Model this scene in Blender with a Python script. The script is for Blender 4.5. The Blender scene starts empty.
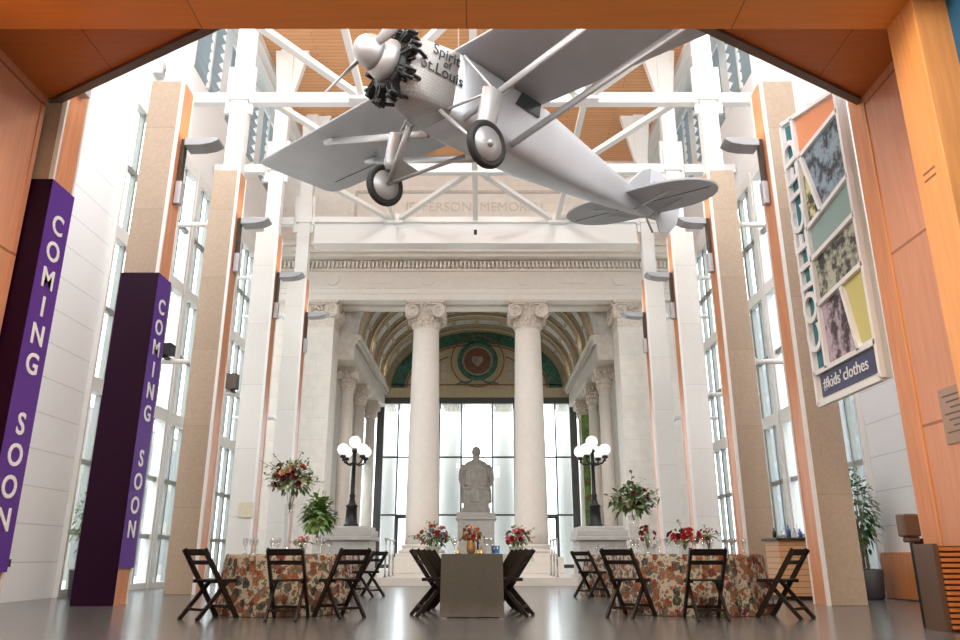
import bpy, math, random
from mathutils import Vector, Matrix
random.seed(7)
PI = math.pi
scn = bpy.context.scene
COL = scn.collection
R = math.radians

# ------------------------------------------------------------------ materials
def nt(name):
    m = bpy.data.materials.new(name); m.use_nodes = True
    n = m.node_tree.nodes; l = m.node_tree.links
    return m, n, l, n['Principled BSDF']

def mat(name, col, rough=.5, metal=0., var=0., scale=8., bump=0., spec=.5, emit=None, estr=0., stretch=(1, 1, 1)):
    m, n, l, p = nt(name)
    p.inputs['Base Color'].default_value = (*col, 1)
    p.inputs['Roughness'].default_value = rough
    p.inputs['Metallic'].default_value = metal
    p.inputs['Specular IOR Level'].default_value = spec
    if emit:
        p.inputs['Emission Color'].default_value = (*emit, 1); p.inputs['Emission Strength'].default_value = estr
    if var or bump:
        tc = n.new('ShaderNodeTexCoord'); mp = n.new('ShaderNodeMapping'); mp.inputs['Scale'].default_value = stretch
        l.new(tc.outputs['Object'], mp.inputs['Vector'])
        ns = n.new('ShaderNodeTexNoise'); ns.inputs['Scale'].default_value = scale; ns.inputs['Detail'].default_value = 5
        l.new(mp.outputs[0], ns.inputs['Vector'])
        if var:
            r = n.new('ShaderNodeValToRGB')
            r.color_ramp.elements[0].position = .3; r.color_ramp.elements[1].position = .7
            r.color_ramp.elements[0].color = (*[max(0, c*(1-var)) for c in col], 1)
            r.color_ramp.elements[1].color = (*[min(1, c*(1+var)) for c in col], 1)
            l.new(ns.outputs['Fac'], r.inputs[0]); l.new(r.outputs[0], p.inputs['Base Color'])
        if bump:
            b = n.new('ShaderNodeBump'); b.inputs['Strength'].default_value = bump; b.inputs['Distance'].default_value = .02
            l.new(ns.outputs['Fac'], b.inputs['Height']); l.new(b.outputs[0], p.inputs['Normal'])
    return m

def tiled(name, c1, c2, mortar, bw, rh, msize, axes, rough=.5, offset=0., var=.0, vscale=6., spec=.5, stretch=(1, 1, 1), bump=0., metal=0., shift=0.):
    """panels / blocks / planks with joints; axes = which object axes run along and across the courses"""
    m, n, l, p = nt(name)
    p.inputs['Roughness'].default_value = rough; p.inputs['Specular IOR Level'].default_value = spec
    p.inputs['Metallic'].default_value = metal
    tc = n.new('ShaderNodeTexCoord'); sp = n.new('ShaderNodeSeparateXYZ'); cb = n.new('ShaderNodeCombineXYZ')
    l.new(tc.outputs['Object'], sp.inputs[0])
    l.new(sp.outputs[axes[0]], cb.inputs[0]); l.new(sp.outputs[axes[1]], cb.inputs[1])
    br = n.new('ShaderNodeTexBrick')
    av = n.new('ShaderNodeVectorMath'); av.operation = 'ADD'; av.inputs[1].default_value = (shift, 0, 0)
    l.new(cb.outputs[0], av.inputs[0]); l.new(av.outputs[0], br.inputs['Vector'])
    br.offset = offset; br.squash = 1
    br.inputs['Color1'].default_value = (*c1, 1); br.inputs['Color2'].default_value = (*c2, 1); br.inputs['Mortar'].default_value = (*mortar, 1)
    br.inputs['Scale'].default_value = 1; br.inputs['Brick Width'].default_value = bw; br.inputs['Row Height'].default_value = rh
    br.inputs['Mortar Size'].default_value = msize; br.inputs['Mortar Smooth'].default_value = 0.1; br.inputs['Bias'].default_value = 0
    out = br.outputs['Color']
    if var:
        mp = n.new('ShaderNodeMapping'); mp.inputs['Scale'].default_value = stretch
        l.new(tc.outputs['Object'], mp.inputs['Vector'])
        ns = n.new('ShaderNodeTexNoise'); ns.inputs['Scale'].default_value = vscale; ns.inputs['Detail'].default_value = 6
        l.new(mp.outputs[0], ns.inputs['Vector'])
        r = n.new('ShaderNodeValToRGB'); a = 1-var
        r.color_ramp.elements[0].position = .3; r.color_ramp.elements[1].position = .7
        r.color_ramp.elements[0].color = (a, a, a, 1); r.color_ramp.elements[1].color = (1, 1, 1, 1)
        l.new(ns.outputs['Fac'], r.inputs[0])
        mx = n.new('ShaderNodeMix'); mx.data_type = 'RGBA'; mx.blend_type = 'MULTIPLY'; mx.inputs['Factor'].default_value = 1
        l.new(out, mx.inputs[6]); l.new(r.outputs[0], mx.inputs[7]); out = mx.outputs[2]
    l.new(out, p.inputs['Base Color'])
    if bump:
        b = n.new('ShaderNodeBump'); b.inputs['Strength'].default_value = bump; b.inputs['Distance'].default_value = .01
        l.new(br.outputs['Fac'], b.inputs['Height']); b.invert = True; l.new(b.outputs[0], p.inputs['Normal'])
    return m

def glassy(name, tint=(1, 1, 1), gloss=.08, rough=.02):
    m = bpy.data.materials.new(name); m.use_nodes = True
    n = m.node_tree.nodes; l = m.node_tree.links; n.clear()
    o = n.new('ShaderNodeOutputMaterial'); t = n.new('ShaderNodeBsdfTransparent'); g = n.new('ShaderNodeBsdfGlossy'); x = n.new('ShaderNodeMixShader')
    t.inputs[0].default_value = (*tint, 1); g.inputs['Roughness'].default_value = rough
    x.inputs[0].default_value = gloss
    l.new(t.outputs[0], x.inputs[1]); l.new(g.outputs[0], x.inputs[2]); l.new(x.outputs[0], o.inputs[0])
    return m

def floral(name):
    m, n, l, p = nt(name); p.inputs['Roughness'].default_value = .8; p.inputs['Specular IOR Level'].default_value = .15
    tc = n.new('ShaderNodeTexCoord')
    dn = n.new('ShaderNodeTexNoise'); dn.inputs['Scale'].default_value = 15; dn.inputs['Detail'].default_value = 2
    l.new(tc.outputs['Object'], dn.inputs['Vector'])
    ad = n.new('ShaderNodeMix'); ad.data_type = 'VECTOR'; ad.inputs[0].default_value = .09
    l.new(tc.outputs['Object'], ad.inputs[4]); l.new(dn.outputs['Color'], ad.inputs[5])
    v = n.new('ShaderNodeTexVoronoi'); v.inputs['Scale'].default_value = 10.5
    l.new(ad.outputs[1], v.inputs['Vector'])
    # colour per blossom
    sx = n.new('ShaderNodeSeparateColor'); l.new(v.outputs['Color'], sx.inputs[0])
    cr = n.new('ShaderNodeValToRGB'); cr.color_ramp.interpolation = 'CONSTANT'
    e = cr.color_ramp.elements
    pal = [(0, (.25, .075, .035)), (.24, (.31, .125, .06)), (.42, (.06, .055, .05)), (.54, (.17, .04, .035)), (.68, (.10, .095, .08)), (.8, (.30, .15, .085))]
    e[0].position = 0; e[0].color = (*pal[0][1], 1); e[1].position = pal[1][0]; e[1].color = (*pal[1][1], 1)
    for a, c in pal[2:]:
        q = e.new(a); q.color = (*c, 1)
    l.new(sx.outputs[0], cr.inputs[0])
    # petals: rings around each blossom's centre
    wv = n.new('ShaderNodeMath'); wv.operation = 'MULTIPLY'; wv.inputs[1].default_value = 42
    l.new(v.outputs['Distance'], wv.inputs[0])
    sn = n.new('ShaderNodeMath'); sn.operation = 'SINE'; l.new(wv.outputs[0], sn.inputs[0])
    mr = n.new('ShaderNodeMapRange'); mr.inputs[1].default_value = -1; mr.inputs[2].default_value = 1; mr.inputs[3].default_value = .5; mr.inputs[4].default_value = 1.25
    l.new(sn.outputs[0], mr.inputs[0])
    mu = n.new('ShaderNodeMix'); mu.data_type = 'RGBA'; mu.blend_type = 'MULTIPLY'; mu.inputs[0].default_value = 1
    l.new(cr.outputs[0], mu.inputs[6]); l.new(mr.outputs[0], mu.inputs[7])
    mk = n.new('ShaderNodeValToRGB'); mk.color_ramp.elements[0].position = .50; mk.color_ramp.elements[1].position = .58
    l.new(v.outputs['Distance'], mk.inputs[0])
    m2 = n.new('ShaderNodeMix'); m2.data_type = 'RGBA'
    l.new(mk.outputs[0], m2.inputs[0]); l.new(mu.outputs[2], m2.inputs[6]); m2.inputs[7].default_value = (.43, .38, .32, 1)
    # leaves and stems between
    v2 = n.new('ShaderNodeTexNoise'); v2.inputs['Scale'].default_value = 24; v2.inputs['Detail'].default_value = 1
    l.new(tc.outputs['Object'], v2.inputs['Vector'])
    r2 = n.new('ShaderNodeValToRGB'); r2.color_ramp.elements[0].position = .56; r2.color_ramp.elements[1].position = .59
    l.new(v2.outputs['Fac'], r2.inputs[0])
    m3 = n.new('ShaderNodeMix'); m3.data_type = 'RGBA'
    l.new(r2.outputs[0], m3.inputs[0]); l.new(m2.outputs[2], m3.inputs[6]); m3.inputs[7].default_value = (.12, .13, .10, 1)
    l.new(m3.outputs[2], p.inputs['Base Color'])
    return m

def photo_art(name, c1, c2, sc):
    m, n, l, p = nt(name); p.inputs['Roughness'].default_value = .6
    tc = n.new('ShaderNodeTexCoord'); v = n.new('ShaderNodeTexNoise'); v.inputs['Scale'].default_value = sc; v.inputs['Detail'].default_value = 8
    v.inputs['Roughness'].default_value = .7
    l.new(tc.outputs['Object'], v.inputs['Vector'])
    sp = n.new('ShaderNodeSeparateXYZ'); l.new(tc.outputs['Object'], sp.inputs[0])
    r = n.new('ShaderNodeValToRGB'); r.color_ramp.elements[0].position = .44; r.color_ramp.elements[1].position = .56
    r.color_ramp.elements[0].color = (*c2, 1); r.color_ramp.elements[1].color = (*c1, 1)
    l.new(v.outputs['Fac'], r.inputs[0]); l.new(r.outputs[0], p.inputs['Base Color'])
    return m

M = {}
M['floor'] = tiled('polished_floor', (.118, .118, .12), (.142, .142, .144), (.066, .066, .067), 1.2, 1.2, .006, (0, 1), rough=.2, var=.25, vscale=3.2, spec=.75)
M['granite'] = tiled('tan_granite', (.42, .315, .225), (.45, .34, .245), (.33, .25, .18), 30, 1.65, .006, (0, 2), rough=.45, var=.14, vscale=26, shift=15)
M['granitelit'] = tiled('granite_lit_tone', (.72, .68, .63), (.75, .71, .66), (.56, .52, .47), 30, 1.65, .006, (0, 2), rough=.45, var=.06, vscale=26, shift=15)  # same granite, with the brighter light on the far pillars put into its colour
M['wallwhite'] = tiled('white_panelling', (.91, .93, .95), (.93, .945, .965), (.68, .70, .73), 40, .62, .009, (1, 2), rough=.5)
M['white'] = mat('white_steel', (.79, .78, .75), .45)
M['plaster'] = mat('white_plaster', (.84, .84, .835), .7)
M['wood'] = mat('orange_wood', (.62, .235, .075), .35, var=.14, scale=3, stretch=(6, 6, .5))
M['woodv'] = tiled('orange_wood_panels', (.70, .325, .19), (.73, .34, .205), (.36, .14, .06), 40, 2.15, .018, (1, 2), rough=.33, var=.14, vscale=3, stretch=(6, 6, .4))
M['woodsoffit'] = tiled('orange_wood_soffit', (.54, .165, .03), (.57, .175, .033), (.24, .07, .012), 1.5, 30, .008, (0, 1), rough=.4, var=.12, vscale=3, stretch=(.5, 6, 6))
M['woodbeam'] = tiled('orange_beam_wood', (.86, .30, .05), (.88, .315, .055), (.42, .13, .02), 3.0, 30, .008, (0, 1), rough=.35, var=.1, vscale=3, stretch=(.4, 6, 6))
M['woodpil'] = mat('honey_wood', (.76, .34, .115), .35, var=.1, scale=3, stretch=(6, 6, .4))
M['woodceil'] = tiled('plank_ceiling_wood', (.72, .36, .16), (.78, .40, .185), (.42, .19, .075), 3.2, .16, .008, (0, 1), rough=.5, offset=.5, var=.12, vscale=4, stretch=(.5, 8, 1))
M['strip'] = mat('copper_wood', (.66, .27, .12), .35, var=.12, scale=3, stretch=(6, 6, .5))
M['slat'] = tiled('slatted_wood', (.66, .38, .20), (.68, .40, .21), (.34, .18, .09), 40, .10, .007, (0, 2), rough=.45, bump=.3)
M['darkmetal'] = mat('bronze_metal', (.09, .065, .05), .4, .6)
M['brown'] = mat('brown_metal', (.16, .105, .08), .4, .3)
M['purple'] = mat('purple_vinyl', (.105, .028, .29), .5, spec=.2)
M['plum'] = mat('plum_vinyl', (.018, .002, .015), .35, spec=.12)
M['letterwhite'] = mat('white_letters', (.85, .86, .88), .5)
M['stone'] = tiled('cream_limestone', (.78, .72, .645), (.80, .74, .665), (.66, .60, .53), 2.4, .75, .006, (0, 2), rough=.6, offset=.5, var=.1, vscale=4)
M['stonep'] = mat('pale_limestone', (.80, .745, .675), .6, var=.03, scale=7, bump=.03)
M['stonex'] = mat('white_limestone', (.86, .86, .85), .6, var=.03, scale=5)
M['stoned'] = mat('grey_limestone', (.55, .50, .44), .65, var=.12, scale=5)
M['stonecap'] = mat('carved_limestone', (.66, .58, .50), .65, var=.15, scale=12, bump=.2)
M['statue'] = mat('weathered_marble', (.36, .34, .31), .6, var=.15, scale=5)
M['ped'] = mat('grey_marble', (.50, .49, .465), .4, var=.08, scale=4)
M['inscr'] = mat('carved_letters', (.60, .55, .485), .7)
M['vaultgold'] = mat('gilded_plaster', (.36, .28, .175), .75, var=.2, scale=10)
M['vaultcream'] = mat('cream_plaster', (.60, .54, .43), .6, var=.1, scale=6)
M['vaultgrey'] = mat('grey_plaster', (.45, .43, .39), .6, var=.12, scale=6)
M['lun'] = mat('painted_plaster', (.47, .38, .24), .6, var=.1, scale=6)
M['lungreen'] = mat('painted_green', (.035, .12, .085), .5, var=.5, scale=6)
M['lundark'] = mat('painted_maroon', (.13, .055, .035), .5, var=.4, scale=9)
M['lunline'] = mat('painted_brown', (.22, .10, .05), .5)
M['lunpanel'] = tiled('painted_grid', (.44, .40, .32), (.46, .42, .34), (.32, .27, .2), .45, .45, .02, (0, 2), rough=.6)
M['iron'] = mat('black_iron', (.015, .015, .016), .35, .4)
M['globe'] = mat('opal_glass', (.9, .9, .9), .25, emit=(1, .98, .95), estr=.6)
M['chair'] = mat('dark_stained_wood', (.016, .010, .008), .45, spec=.3, var=.3, scale=10, stretch=(1, 1, 4))
M['floral'] = floral('floral_print_cloth')
M['taupe'] = mat('taupe_linen', (.105, .10, .093), .85, var=.1, scale=60, spec=.15)
M['sage'] = mat('pale_sage_linen', (.50, .55, .50), .85, var=.08, scale=40, spec=.15)
M['tabletop'] = mat('plywood', (.45, .33, .2), .6, var=.1)
M['silver'] = mat('silver_dope', (.46, .47, .49), .42, .4, var=.05, scale=2)
M['silverdark'] = mat('silver_fabric', (.37, .38, .395), .55, .2, var=.06, scale=2)
M['strut'] = mat('silver_paint', (.45, .445, .435), .42, .5)
M['tire'] = mat('black_rubber', (.018, .016, .015), .6)
M['engine'] = mat('engine_black', (.02, .02, .02), .35, .5)
M['blackink'] = mat('black_ink', (.015, .015, .015), .5)
M['blueink'] = mat('blue_ink', (.12, .2, .5), .5)
M['gold'] = mat('brass_gold', (.65, .42, .17), .3, .8)
M['sconce'] = mat('grey_lamp_metal', (.36, .36, .37), .4, .5)
M['boxgrey'] = mat('light_grey_box', (.5, .5, .52), .4, .3)
M['alu'] = mat('grey_aluminium', (.27, .275, .25), .35, .4)
M['frame'] = mat('dark_window_frame', (.055, .052, .05), .4, .3)
M['louver'] = mat('grey_louver', (.36, .42, .45), .4, .4)
M['pane'] = glassy('window_glass', (.93, .96, .97), .07)
M['clear'] = glassy('clear_glass', (.93, .95, .95), .16)
M['chrome'] = mat('brushed_steel', (.62, .62, .63), .25, .9)
M['green'] = mat('leaf_green', (.05, .125, .03), .5, var=.5, scale=14)
M['green2'] = mat('sage_leaf', (.14, .23, .085), .5, var=.4, scale=14)
M['bright'] = mat('bright_leaf', (.17, .30, .07), .5, var=.4, scale=14)
M['stem'] = mat('stem_brown', (.16, .10, .05), .7)
M['bark'] = mat('grey_bark', (.30, .24, .17), .8, var=.2, scale=20)
M['red'] = mat('red_petals', (.42, .02, .035), .5, var=.2, scale=30)
M['burgundy'] = mat('burgundy_petals', (.12, .01, .025), .5, var=.3, scale=30)
M['pink'] = mat('pink_petals', (.60, .16, .19), .5, var=.2, scale=30)
M['peach'] = mat('peach_petals', (.60, .36, .22), .5, var=.2, scale=30)
M['orange'] = mat('orange_petals', (.48, .17, .06), .5, var=.3, scale=30)
M['blue'] = mat('blue_petals', (.17, .19, .34), .5, var=.3, scale=30)
M['cream'] = mat('cream_petals', (.66, .57, .42), .5, var=.1, scale=30)
M['wax'] = mat('candle_wax', (.78, .70, .6), .5)
M['potgrey'] = mat('dark_planter', (.07, .072, .075), .45)
M['soil'] = mat('potting_soil', (.03, .02, .015), .9)
M['teal'] = mat('teal_panel', (.02, .17, .21), .5)
M['mint'] = mat('mint_panel', (.28, .40, .37), .5)
M['yellow'] = mat('yellow_panel', (.62, .56, .20), .5)
M['coral'] = mat('coral_panel', (.78, .30, .14), .5)
M['navy'] = mat('navy_panel', (.055, .06, .14), .45)
M['signframe'] = mat('sign_frame_white', (.84, .835, .82), .4)
M['art_blue'] = photo_art('engraving_blue', (.27, .36, .42), (.03, .035, .045), 3.2)
M['art_yellow'] = photo_art('engraving_yellow', (.66, .62, .30), (.05, .045, .03), 4)
M['art_cream'] = photo_art('engraving_cream', (.50, .50, .38), (.05, .05, .05), 3.6)
M['art_pink'] = photo_art('engraving_pink', (.52, .42, .48), (.06, .04, .05), 3.4)
M['bluewall'] = mat('blue_paint', (.01, .115, .26), .6, var=.15, scale=3)
M['plaque'] = mat('grey_plaque', (.42, .28, .21), .4, .3)
M['tapestry'] = photo_art('green_mural', (.17, .27, .05), (.06, .12, .02), 2.4)
M['reddot'] = mat('mural_red', (.3, .06, .03), .7)
M['bottleblue'] = mat('blue_bottle', (.06, .12, .4), .2)
M['bottledark'] = mat('dark_bottle', (.02, .03, .03), .15)
M['ground'] = mat('pale_concrete', (.72, .71, .69), .8, var=.1, scale=1)
M['bldg1'] = tiled('blue_grey_facade', (.012, .022, .032), (.028, .042, .058), (.085, .09, .092), 1.5, 1.9, .16, (1, 2), rough=.3)
M['bldg2'] = tiled('beige_facade', (.075, .085, .09), (.11, .115, .115), (.22, .20, .17), 1.8, 2.2, .3, (1, 2), rough=.5)
M['turned'] = tiled('engine_turned_metal', (.47, .45, .43), (.42, .40, .38), (.36, .34, .32), .05, .05, .010, (0, 2), rough=.5, offset=.5, metal=.25)

# ------------------------------------------------------------------ mesh builder
class MB:
    def __init__(s): s.v = []; s.f = []; s.sm = []
    def add(s, vs, fs, smooth=False):
        b = len(s.v); s.v += [tuple(q) for q in vs]; s.f += [tuple(b+i for i in f) for f in fs]; s.sm += [smooth]*len(fs); return s
    def box(s, a, b):
        x0, y0, z0 = [min(p, q) for p, q in zip(a, b)]; x1, y1, z1 = [max(p, q) for p, q in zip(a, b)]
        return s.add([(x0,y0,z0),(x1,y0,z0),(x1,y1,z0),(x0,y1,z0),(x0,y0,z1),(x1,y0,z1),(x1,y1,z1),(x0,y1,z1)],
                     [(3,2,1,0),(4,5,6,7),(0,1,5,4),(1,2,6,5),(2,3,7,6),(3,0,4,7)])
    def beam(s, p, q, w, h, up=(0, 0, 1)):
        p, q = Vector(p), Vector(q); d = (q-p).normalized(); u = Vector(up)
        if abs(d.dot(u)) > .98: u = Vector((0, 1, 0))
        x = d.cross(u).normalized()*w/2; y = x.cross(d).normalized()*h/2
        vs = [p-x-y, p+x-y, p+x+y, p-x+y, q-x-y, q+x-y, q+x+y, q-x+y]
        return s.add(vs, [(3,2,1,0),(4,5,6,7),(0,1,5,4),(1,2,6,5),(2,3,7,6),(3,0,4,7)])
    def prism(s, poly, vec):
        n = len(poly); v = Vector(vec); vs = [Vector(p) for p in poly]; vs += [p+v for p in vs]
        return s.add(vs, [tuple(range(n-1, -1, -1)), tuple(range(n, 2*n))]+[(i, (i+1) % n, n+(i+1) % n, n+i) for i in range(n)])
    def tube(s, pts, rad, n=8, smooth=True, cap=True, sq=(1, 1), up=(0, 0, 1)):
        pts = [Vector(p) for p in pts]; k = len(pts)
        rad = rad if isinstance(rad, (list, tuple)) else [rad]*k
        rings = []
        prev = None
        for i, p in enumerate(pts):
            d = (pts[min(i+1, k-1)]-pts[max(i-1, 0)]).normalized()
            if prev is None:
                u = Vector(up)
                if abs(d.dot(u)) > .95: u = Vector((1, 0, 0))
                x = d.cross(u).normalized()
            else:
                x = (prev-d*prev.dot(d)).normalized()
            prev = x; y = x.cross(d)
            rings.append([p+x*math.cos(2*PI*j/n)*rad[i]*sq[0]+y*math.sin(2*PI*j/n)*rad[i]*sq[1] for j in range(n)])
        vs = [q for r in rings for q in r]
        fs = [(i*n+j, i*n+(j+1) % n, (i+1)*n+(j+1) % n, (i+1)*n+j) for i in range(k-1) for j in range(n)]
        s.add(vs, fs, smooth)
        if cap:
            s.add(rings[0], [tuple(range(n-1, -1, -1))]); s.add(rings[-1], [tuple(range(n))])
        return s
    def lathe(s, prof, c=(0, 0, 0), n=20, smooth=True, axis='z', rmod=None, cap=True):
        vs = []; c = Vector(c)
        for r, z in prof:
            for j in range(n):
                a = 2*PI*j/n; rr = rmod(r, z, a) if rmod else r
                x, y = rr*math.cos(a), rr*math.sin(a)
                vs.append(c+Vector({'z': (x, y, z), 'y': (x, z, y), 'x': (z, x, y)}[axis]))
        k = len(prof)
        fs = [(i*n+j, i*n+(j+1) % n, (i+1)*n+(j+1) % n, (i+1)*n+j) for i in range(k-1) for j in range(n)]
        s.add(vs, fs, smooth)
        if cap: s.add(vs[:n], [tuple(range(n-1, -1, -1))]); s.add(vs[-n:], [tuple(range(n))])
        return s
    def loft(s, secs, smooth=True):
        """secs: list of rings with equal point counts"""
        n = len(secs[0]); k = len(secs); vs = [p for r in secs for p in r]
        s.add(vs, [(i*n+j, i*n+(j+1) % n, (i+1)*n+(j+1) % n, (i+1)*n+j) for i in range(k-1) for j in range(n)], smooth)
        s.add(secs[0], [tuple(range(n-1, -1, -1))]); s.add(secs[-1], [tuple(range(n))]); return s
    def ball(s, c, r, n=12, k=8, sc=(1, 1, 1)):
        vs = []; c = Vector(c)
        for i in range(k+1):
            t = PI*i/k
            for j in range(n):
                a = 2*PI*j/n
                vs.append(c+Vector((r*sc[0]*math.sin(t)*math.cos(a), r*sc[1]*math.sin(t)*math.sin(a), -r*sc[2]*math.cos(t))))
        return s.add(vs, [(i*n+j, i*n+(j+1) % n, (i+1)*n+(j+1) % n, (i+1)*n+j) for i in range(k) for j in range(n)], True)
    def xf(s, m, start=0):
        s.v[start:] = [tuple(m @ Vector(p)) for p in s.v[start:]]; return s
    def mesh(s, name):
        me = bpy.data.meshes.new(name); me.from_pydata(s.v, [], s.f); me.update()
        me.polygons.foreach_set('use_smooth', s.sm)
        import bmesh
        bm = bmesh.new(); bm.from_mesh(me); bmesh.ops.remove_doubles(bm, verts=bm.verts, dist=1e-5)
        bmesh.ops.recalc_face_normals(bm, faces=bm.faces); bm.to_mesh(me); bm.free()
        return me

def link(o, parent=None):
    COL.objects.link(o)
    if parent: o.parent = parent
    return o
def obj(name, mb, m, parent=None, bevel=0., loc=None):
    me = mb.mesh(name) if isinstance(mb, MB) else mb
    if not me.materials: me.materials.append(m if not isinstance(m, str) else M[m])
    o = bpy.data.objects.new(name, me); link(o, parent)
    if bevel:
        b = o.modifiers.new('bevel', 'BEVEL'); b.width = bevel; b.segments = 2; b.limit_method = 'ANGLE'
    if loc: o.location = loc
    return o
def thing(name, label, cat, loc=(0, 0, 0), rz=0, group=None):
    o = bpy.data.objects.new(name, None); link(o); o.empty_display_size = .1
    o.location = loc; o.rotation_euler = (0, 0, rz); o['label'] = label; o['category'] = cat
    if group: o['group'] = group
    return o
def tag(o, label, cat, group=None, kind=None):
    o['label'] = label; o['category'] = cat
    if group: o['group'] = group
    if kind: o['kind'] = kind
    return o
def struct(name, mb, m, parent=None, bevel=0., label=None, cat=None):
    o = obj(name, mb, m, parent, bevel)
    if not parent:
        o['kind'] = 'structure'
        o['label'] = label or name.replace('_', ' ')+' of the hall'; o['category'] = cat or name.split('_')[0]
    return o
def sgroup(name, label, cat):
    o = thing(name, label, cat); o['kind'] = 'structure'; return o
def dup(root, loc=None, rz=None, label=None, group=None):
    def cp(o, par):
        c = o.copy(); COL.objects.link(c)
        if par: c.parent = par
        for ch in list(o.children): cp(ch, c)
        return c
    r = cp(root, None)
    if loc is not None: r.location = loc
    if rz is not None: r.rotation_euler = (0, 0, rz)
    if label: r['label'] = label
    if group: r['group'] = group
    return r
def text_mesh(body, size, extrude=.006, off=0., align='CENTER', spacing=1.):
    cu = bpy.data.curves.new('txt', 'FONT'); cu.body = body; cu.size = size; cu.extrude = extrude; cu.offset = off
    cu.align_x = align; cu.align_y = 'CENTER'; cu.space_line = spacing; cu.resolution_u = 4
    o = bpy.data.objects.new('txt', cu); COL.objects.link(o)
    dg = bpy.context.evaluated_depsgraph_get(); me = bpy.data.meshes.new_from_object(o.evaluated_get(dg))
    bpy.data.objects.remove(o); bpy.data.curves.remove(cu)
    me.name = 'lettering'; me.materials.clear()
    return me
def frame_m(right, up, loc):
    r, u = Vector(right).normalized(), Vector(up).normalized(); n = r.cross(u)
    m = Matrix((r, u, n)).transposed().to_4x4(); m.translation = Vector(loc); return m
def text(name, body, size, right, up, loc, m, parent=None, extrude=.006, off=0., align='CENTER', spacing=1.):
    me = text_mesh(body, size, extrude, off, align, spacing); me.transform(frame_m(right, up, loc)); me.materials.append(M[m])
    o = bpy.data.objects.new(name, me); link(o, parent); return o

# ------------------------------------------------------------------ camera, world
cam = bpy.data.cameras.new('camera'); co = link(bpy.data.objects.new('camera', cam))
cam.sensor_width = 36; cam.lens = 28.0; cam.clip_end = 300
co.location = (.15, 0, .72); co.rotation_euler = (R(90+17.54), 0, 0)
scn.camera = co
w = bpy.data.worlds.new('world'); scn.world = w; w.use_nodes = True
bg = w.node_tree.nodes['Background']; bg.inputs[0].default_value = (.93, .97, 1, 1); bg.inputs[1].default_value = 4.4
scn.view_settings.view_transform = 'Standard'; scn.view_settings.look = 'None'; scn.view_settings.gamma = 1
scn.view_settings.use_curve_mapping = False; scn.view_settings.exposure = 0.32
scn.cycles.max_bounces = 8; scn.cycles.diffuse_bounces = 5; scn.cycles.transparent_max_bounces = 16
scn.cycles.sample_clamp_indirect = 8
try:
    scn.cycles.use_denoising = True; scn.cycles.denoiser = 'OPENIMAGEDENOISE'
except Exception: pass

WX, GX = 5.4, 7.5           # inner face of the hall pillars, outer glazed wall
FAR = [9.2, 12.55, 15.95, 19.4, 22.9]     # far face of each pillar, nearest first
SIDE = {-1: 'left', 1: 'right'}

# ------------------------------------------------------------------ shell
struct('floor', MB().box((-9, -3, -.2), (9, 20, 0)).box((-9, 20, -.2), (9, 37, 0)), 'floor', label='polished dark grey stone floor of the hall', cat='floor')
struct('ground_outside', MB().box((-70, -30, -.5), (70, 110, -.25)), 'ground', label='pale paved ground outside the glazed walls', cat='ground')
pl = MB().box((-4.75, 20.0, 0), (4.75, 36.4, .19))
struct('trim_1', pl, 'stonep', label='low stone step running under the portico', cat='step')
for s in (-1, 1):
    n = SIDE[s]
    struct('wall_'+n, MB().box((s*7.5, 4, 0), (s*7.8, 14.2, 13.2)), 'wallwhite', label=f'white panelled {n} wall in front of the glazing', cat='wall')
    u = MB().box((s*7.5, 14.2, 10.6), (s*7.8, 26, 13.2)).box((s*7.5, 4, 15.9), (s*7.8, 26, 17))
    for y in (4, 8.9, 12.3, 15.7, 19.15, 22.65, 25.4): u.box((s*7.48, y-.3, 13.2), (s*7.8, y+.3, 15.9))
    struct(f'wall_{n}_upper', u, 'plaster', label=f'white upper {n} wall around the louvred openings', cat='wall')
    if s == 1:
        struct('baseboard_right', MB().box((7.4, 8, 0.02), (7.5, 14.15, .78)), 'wood', label='orange wood base panel below the white right wall', cat='baseboard')
# ceilings
struct('ceiling', MB().box((-6.3, 4, 15.3), (6.3, 26, 15.45)), 'woodceil', label='orange wood plank ceiling high above the aeroplane', cat='ceiling')
struct('ceiling_edge', MB().box((-7.8, 4, 16.2), (-6.3, 26, 16.35)).box((6.3, 4, 16.2), (7.8, 26, 16.35)), 'plaster', label='white ceiling strips beside the plank ceiling', cat='ceiling')
for i, s in enumerate((-1, 1)):
    t = MB().box((s*6.25, 4, 15.05), (s*6.45, 26, 16.2)).box((s*6.45, 4, 15.0), (s*6.6, 26, 15.12))
    struct(f'trim_{i+2}', t, 'white', label=f'long white gutter beam edging the plank ceiling on the {SIDE[s]}', cat='beam')

# louvred clerestory openings
wi = 1
ys = (4, 8.9, 12.3, 15.7, 19.15, 22.65, 25.4)
for s in (-1, 1):
    for a, b in zip(ys[2:-1], ys[3:]):
        g = sgroup(f'window_{wi}', f'louvred clerestory opening high on the {SIDE[s]} wall, '+{12.3: 'nearest', 15.7: 'second', 19.15: 'third', 22.65: 'fourth'}[a]+' from the camera', 'window'); wi += 1
        lo = MB()
        for k in range(8):
            z = 13.35+k*.33
            lo.beam((s*7.6, a+.3, z), (s*7.6, b-.3, z), .30, .03, up=(s*.5, 0, 1))
        obj('louver', lo, 'louver', g)
        mb = MB()
        for q in (1/3, 2/3):
            y = a+(b-a)*q; mb.box((s*7.44, y-.05, 13.2), (s*7.52, y+.05, 15.9))
        obj('mullion', mb, 'white', g)

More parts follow.
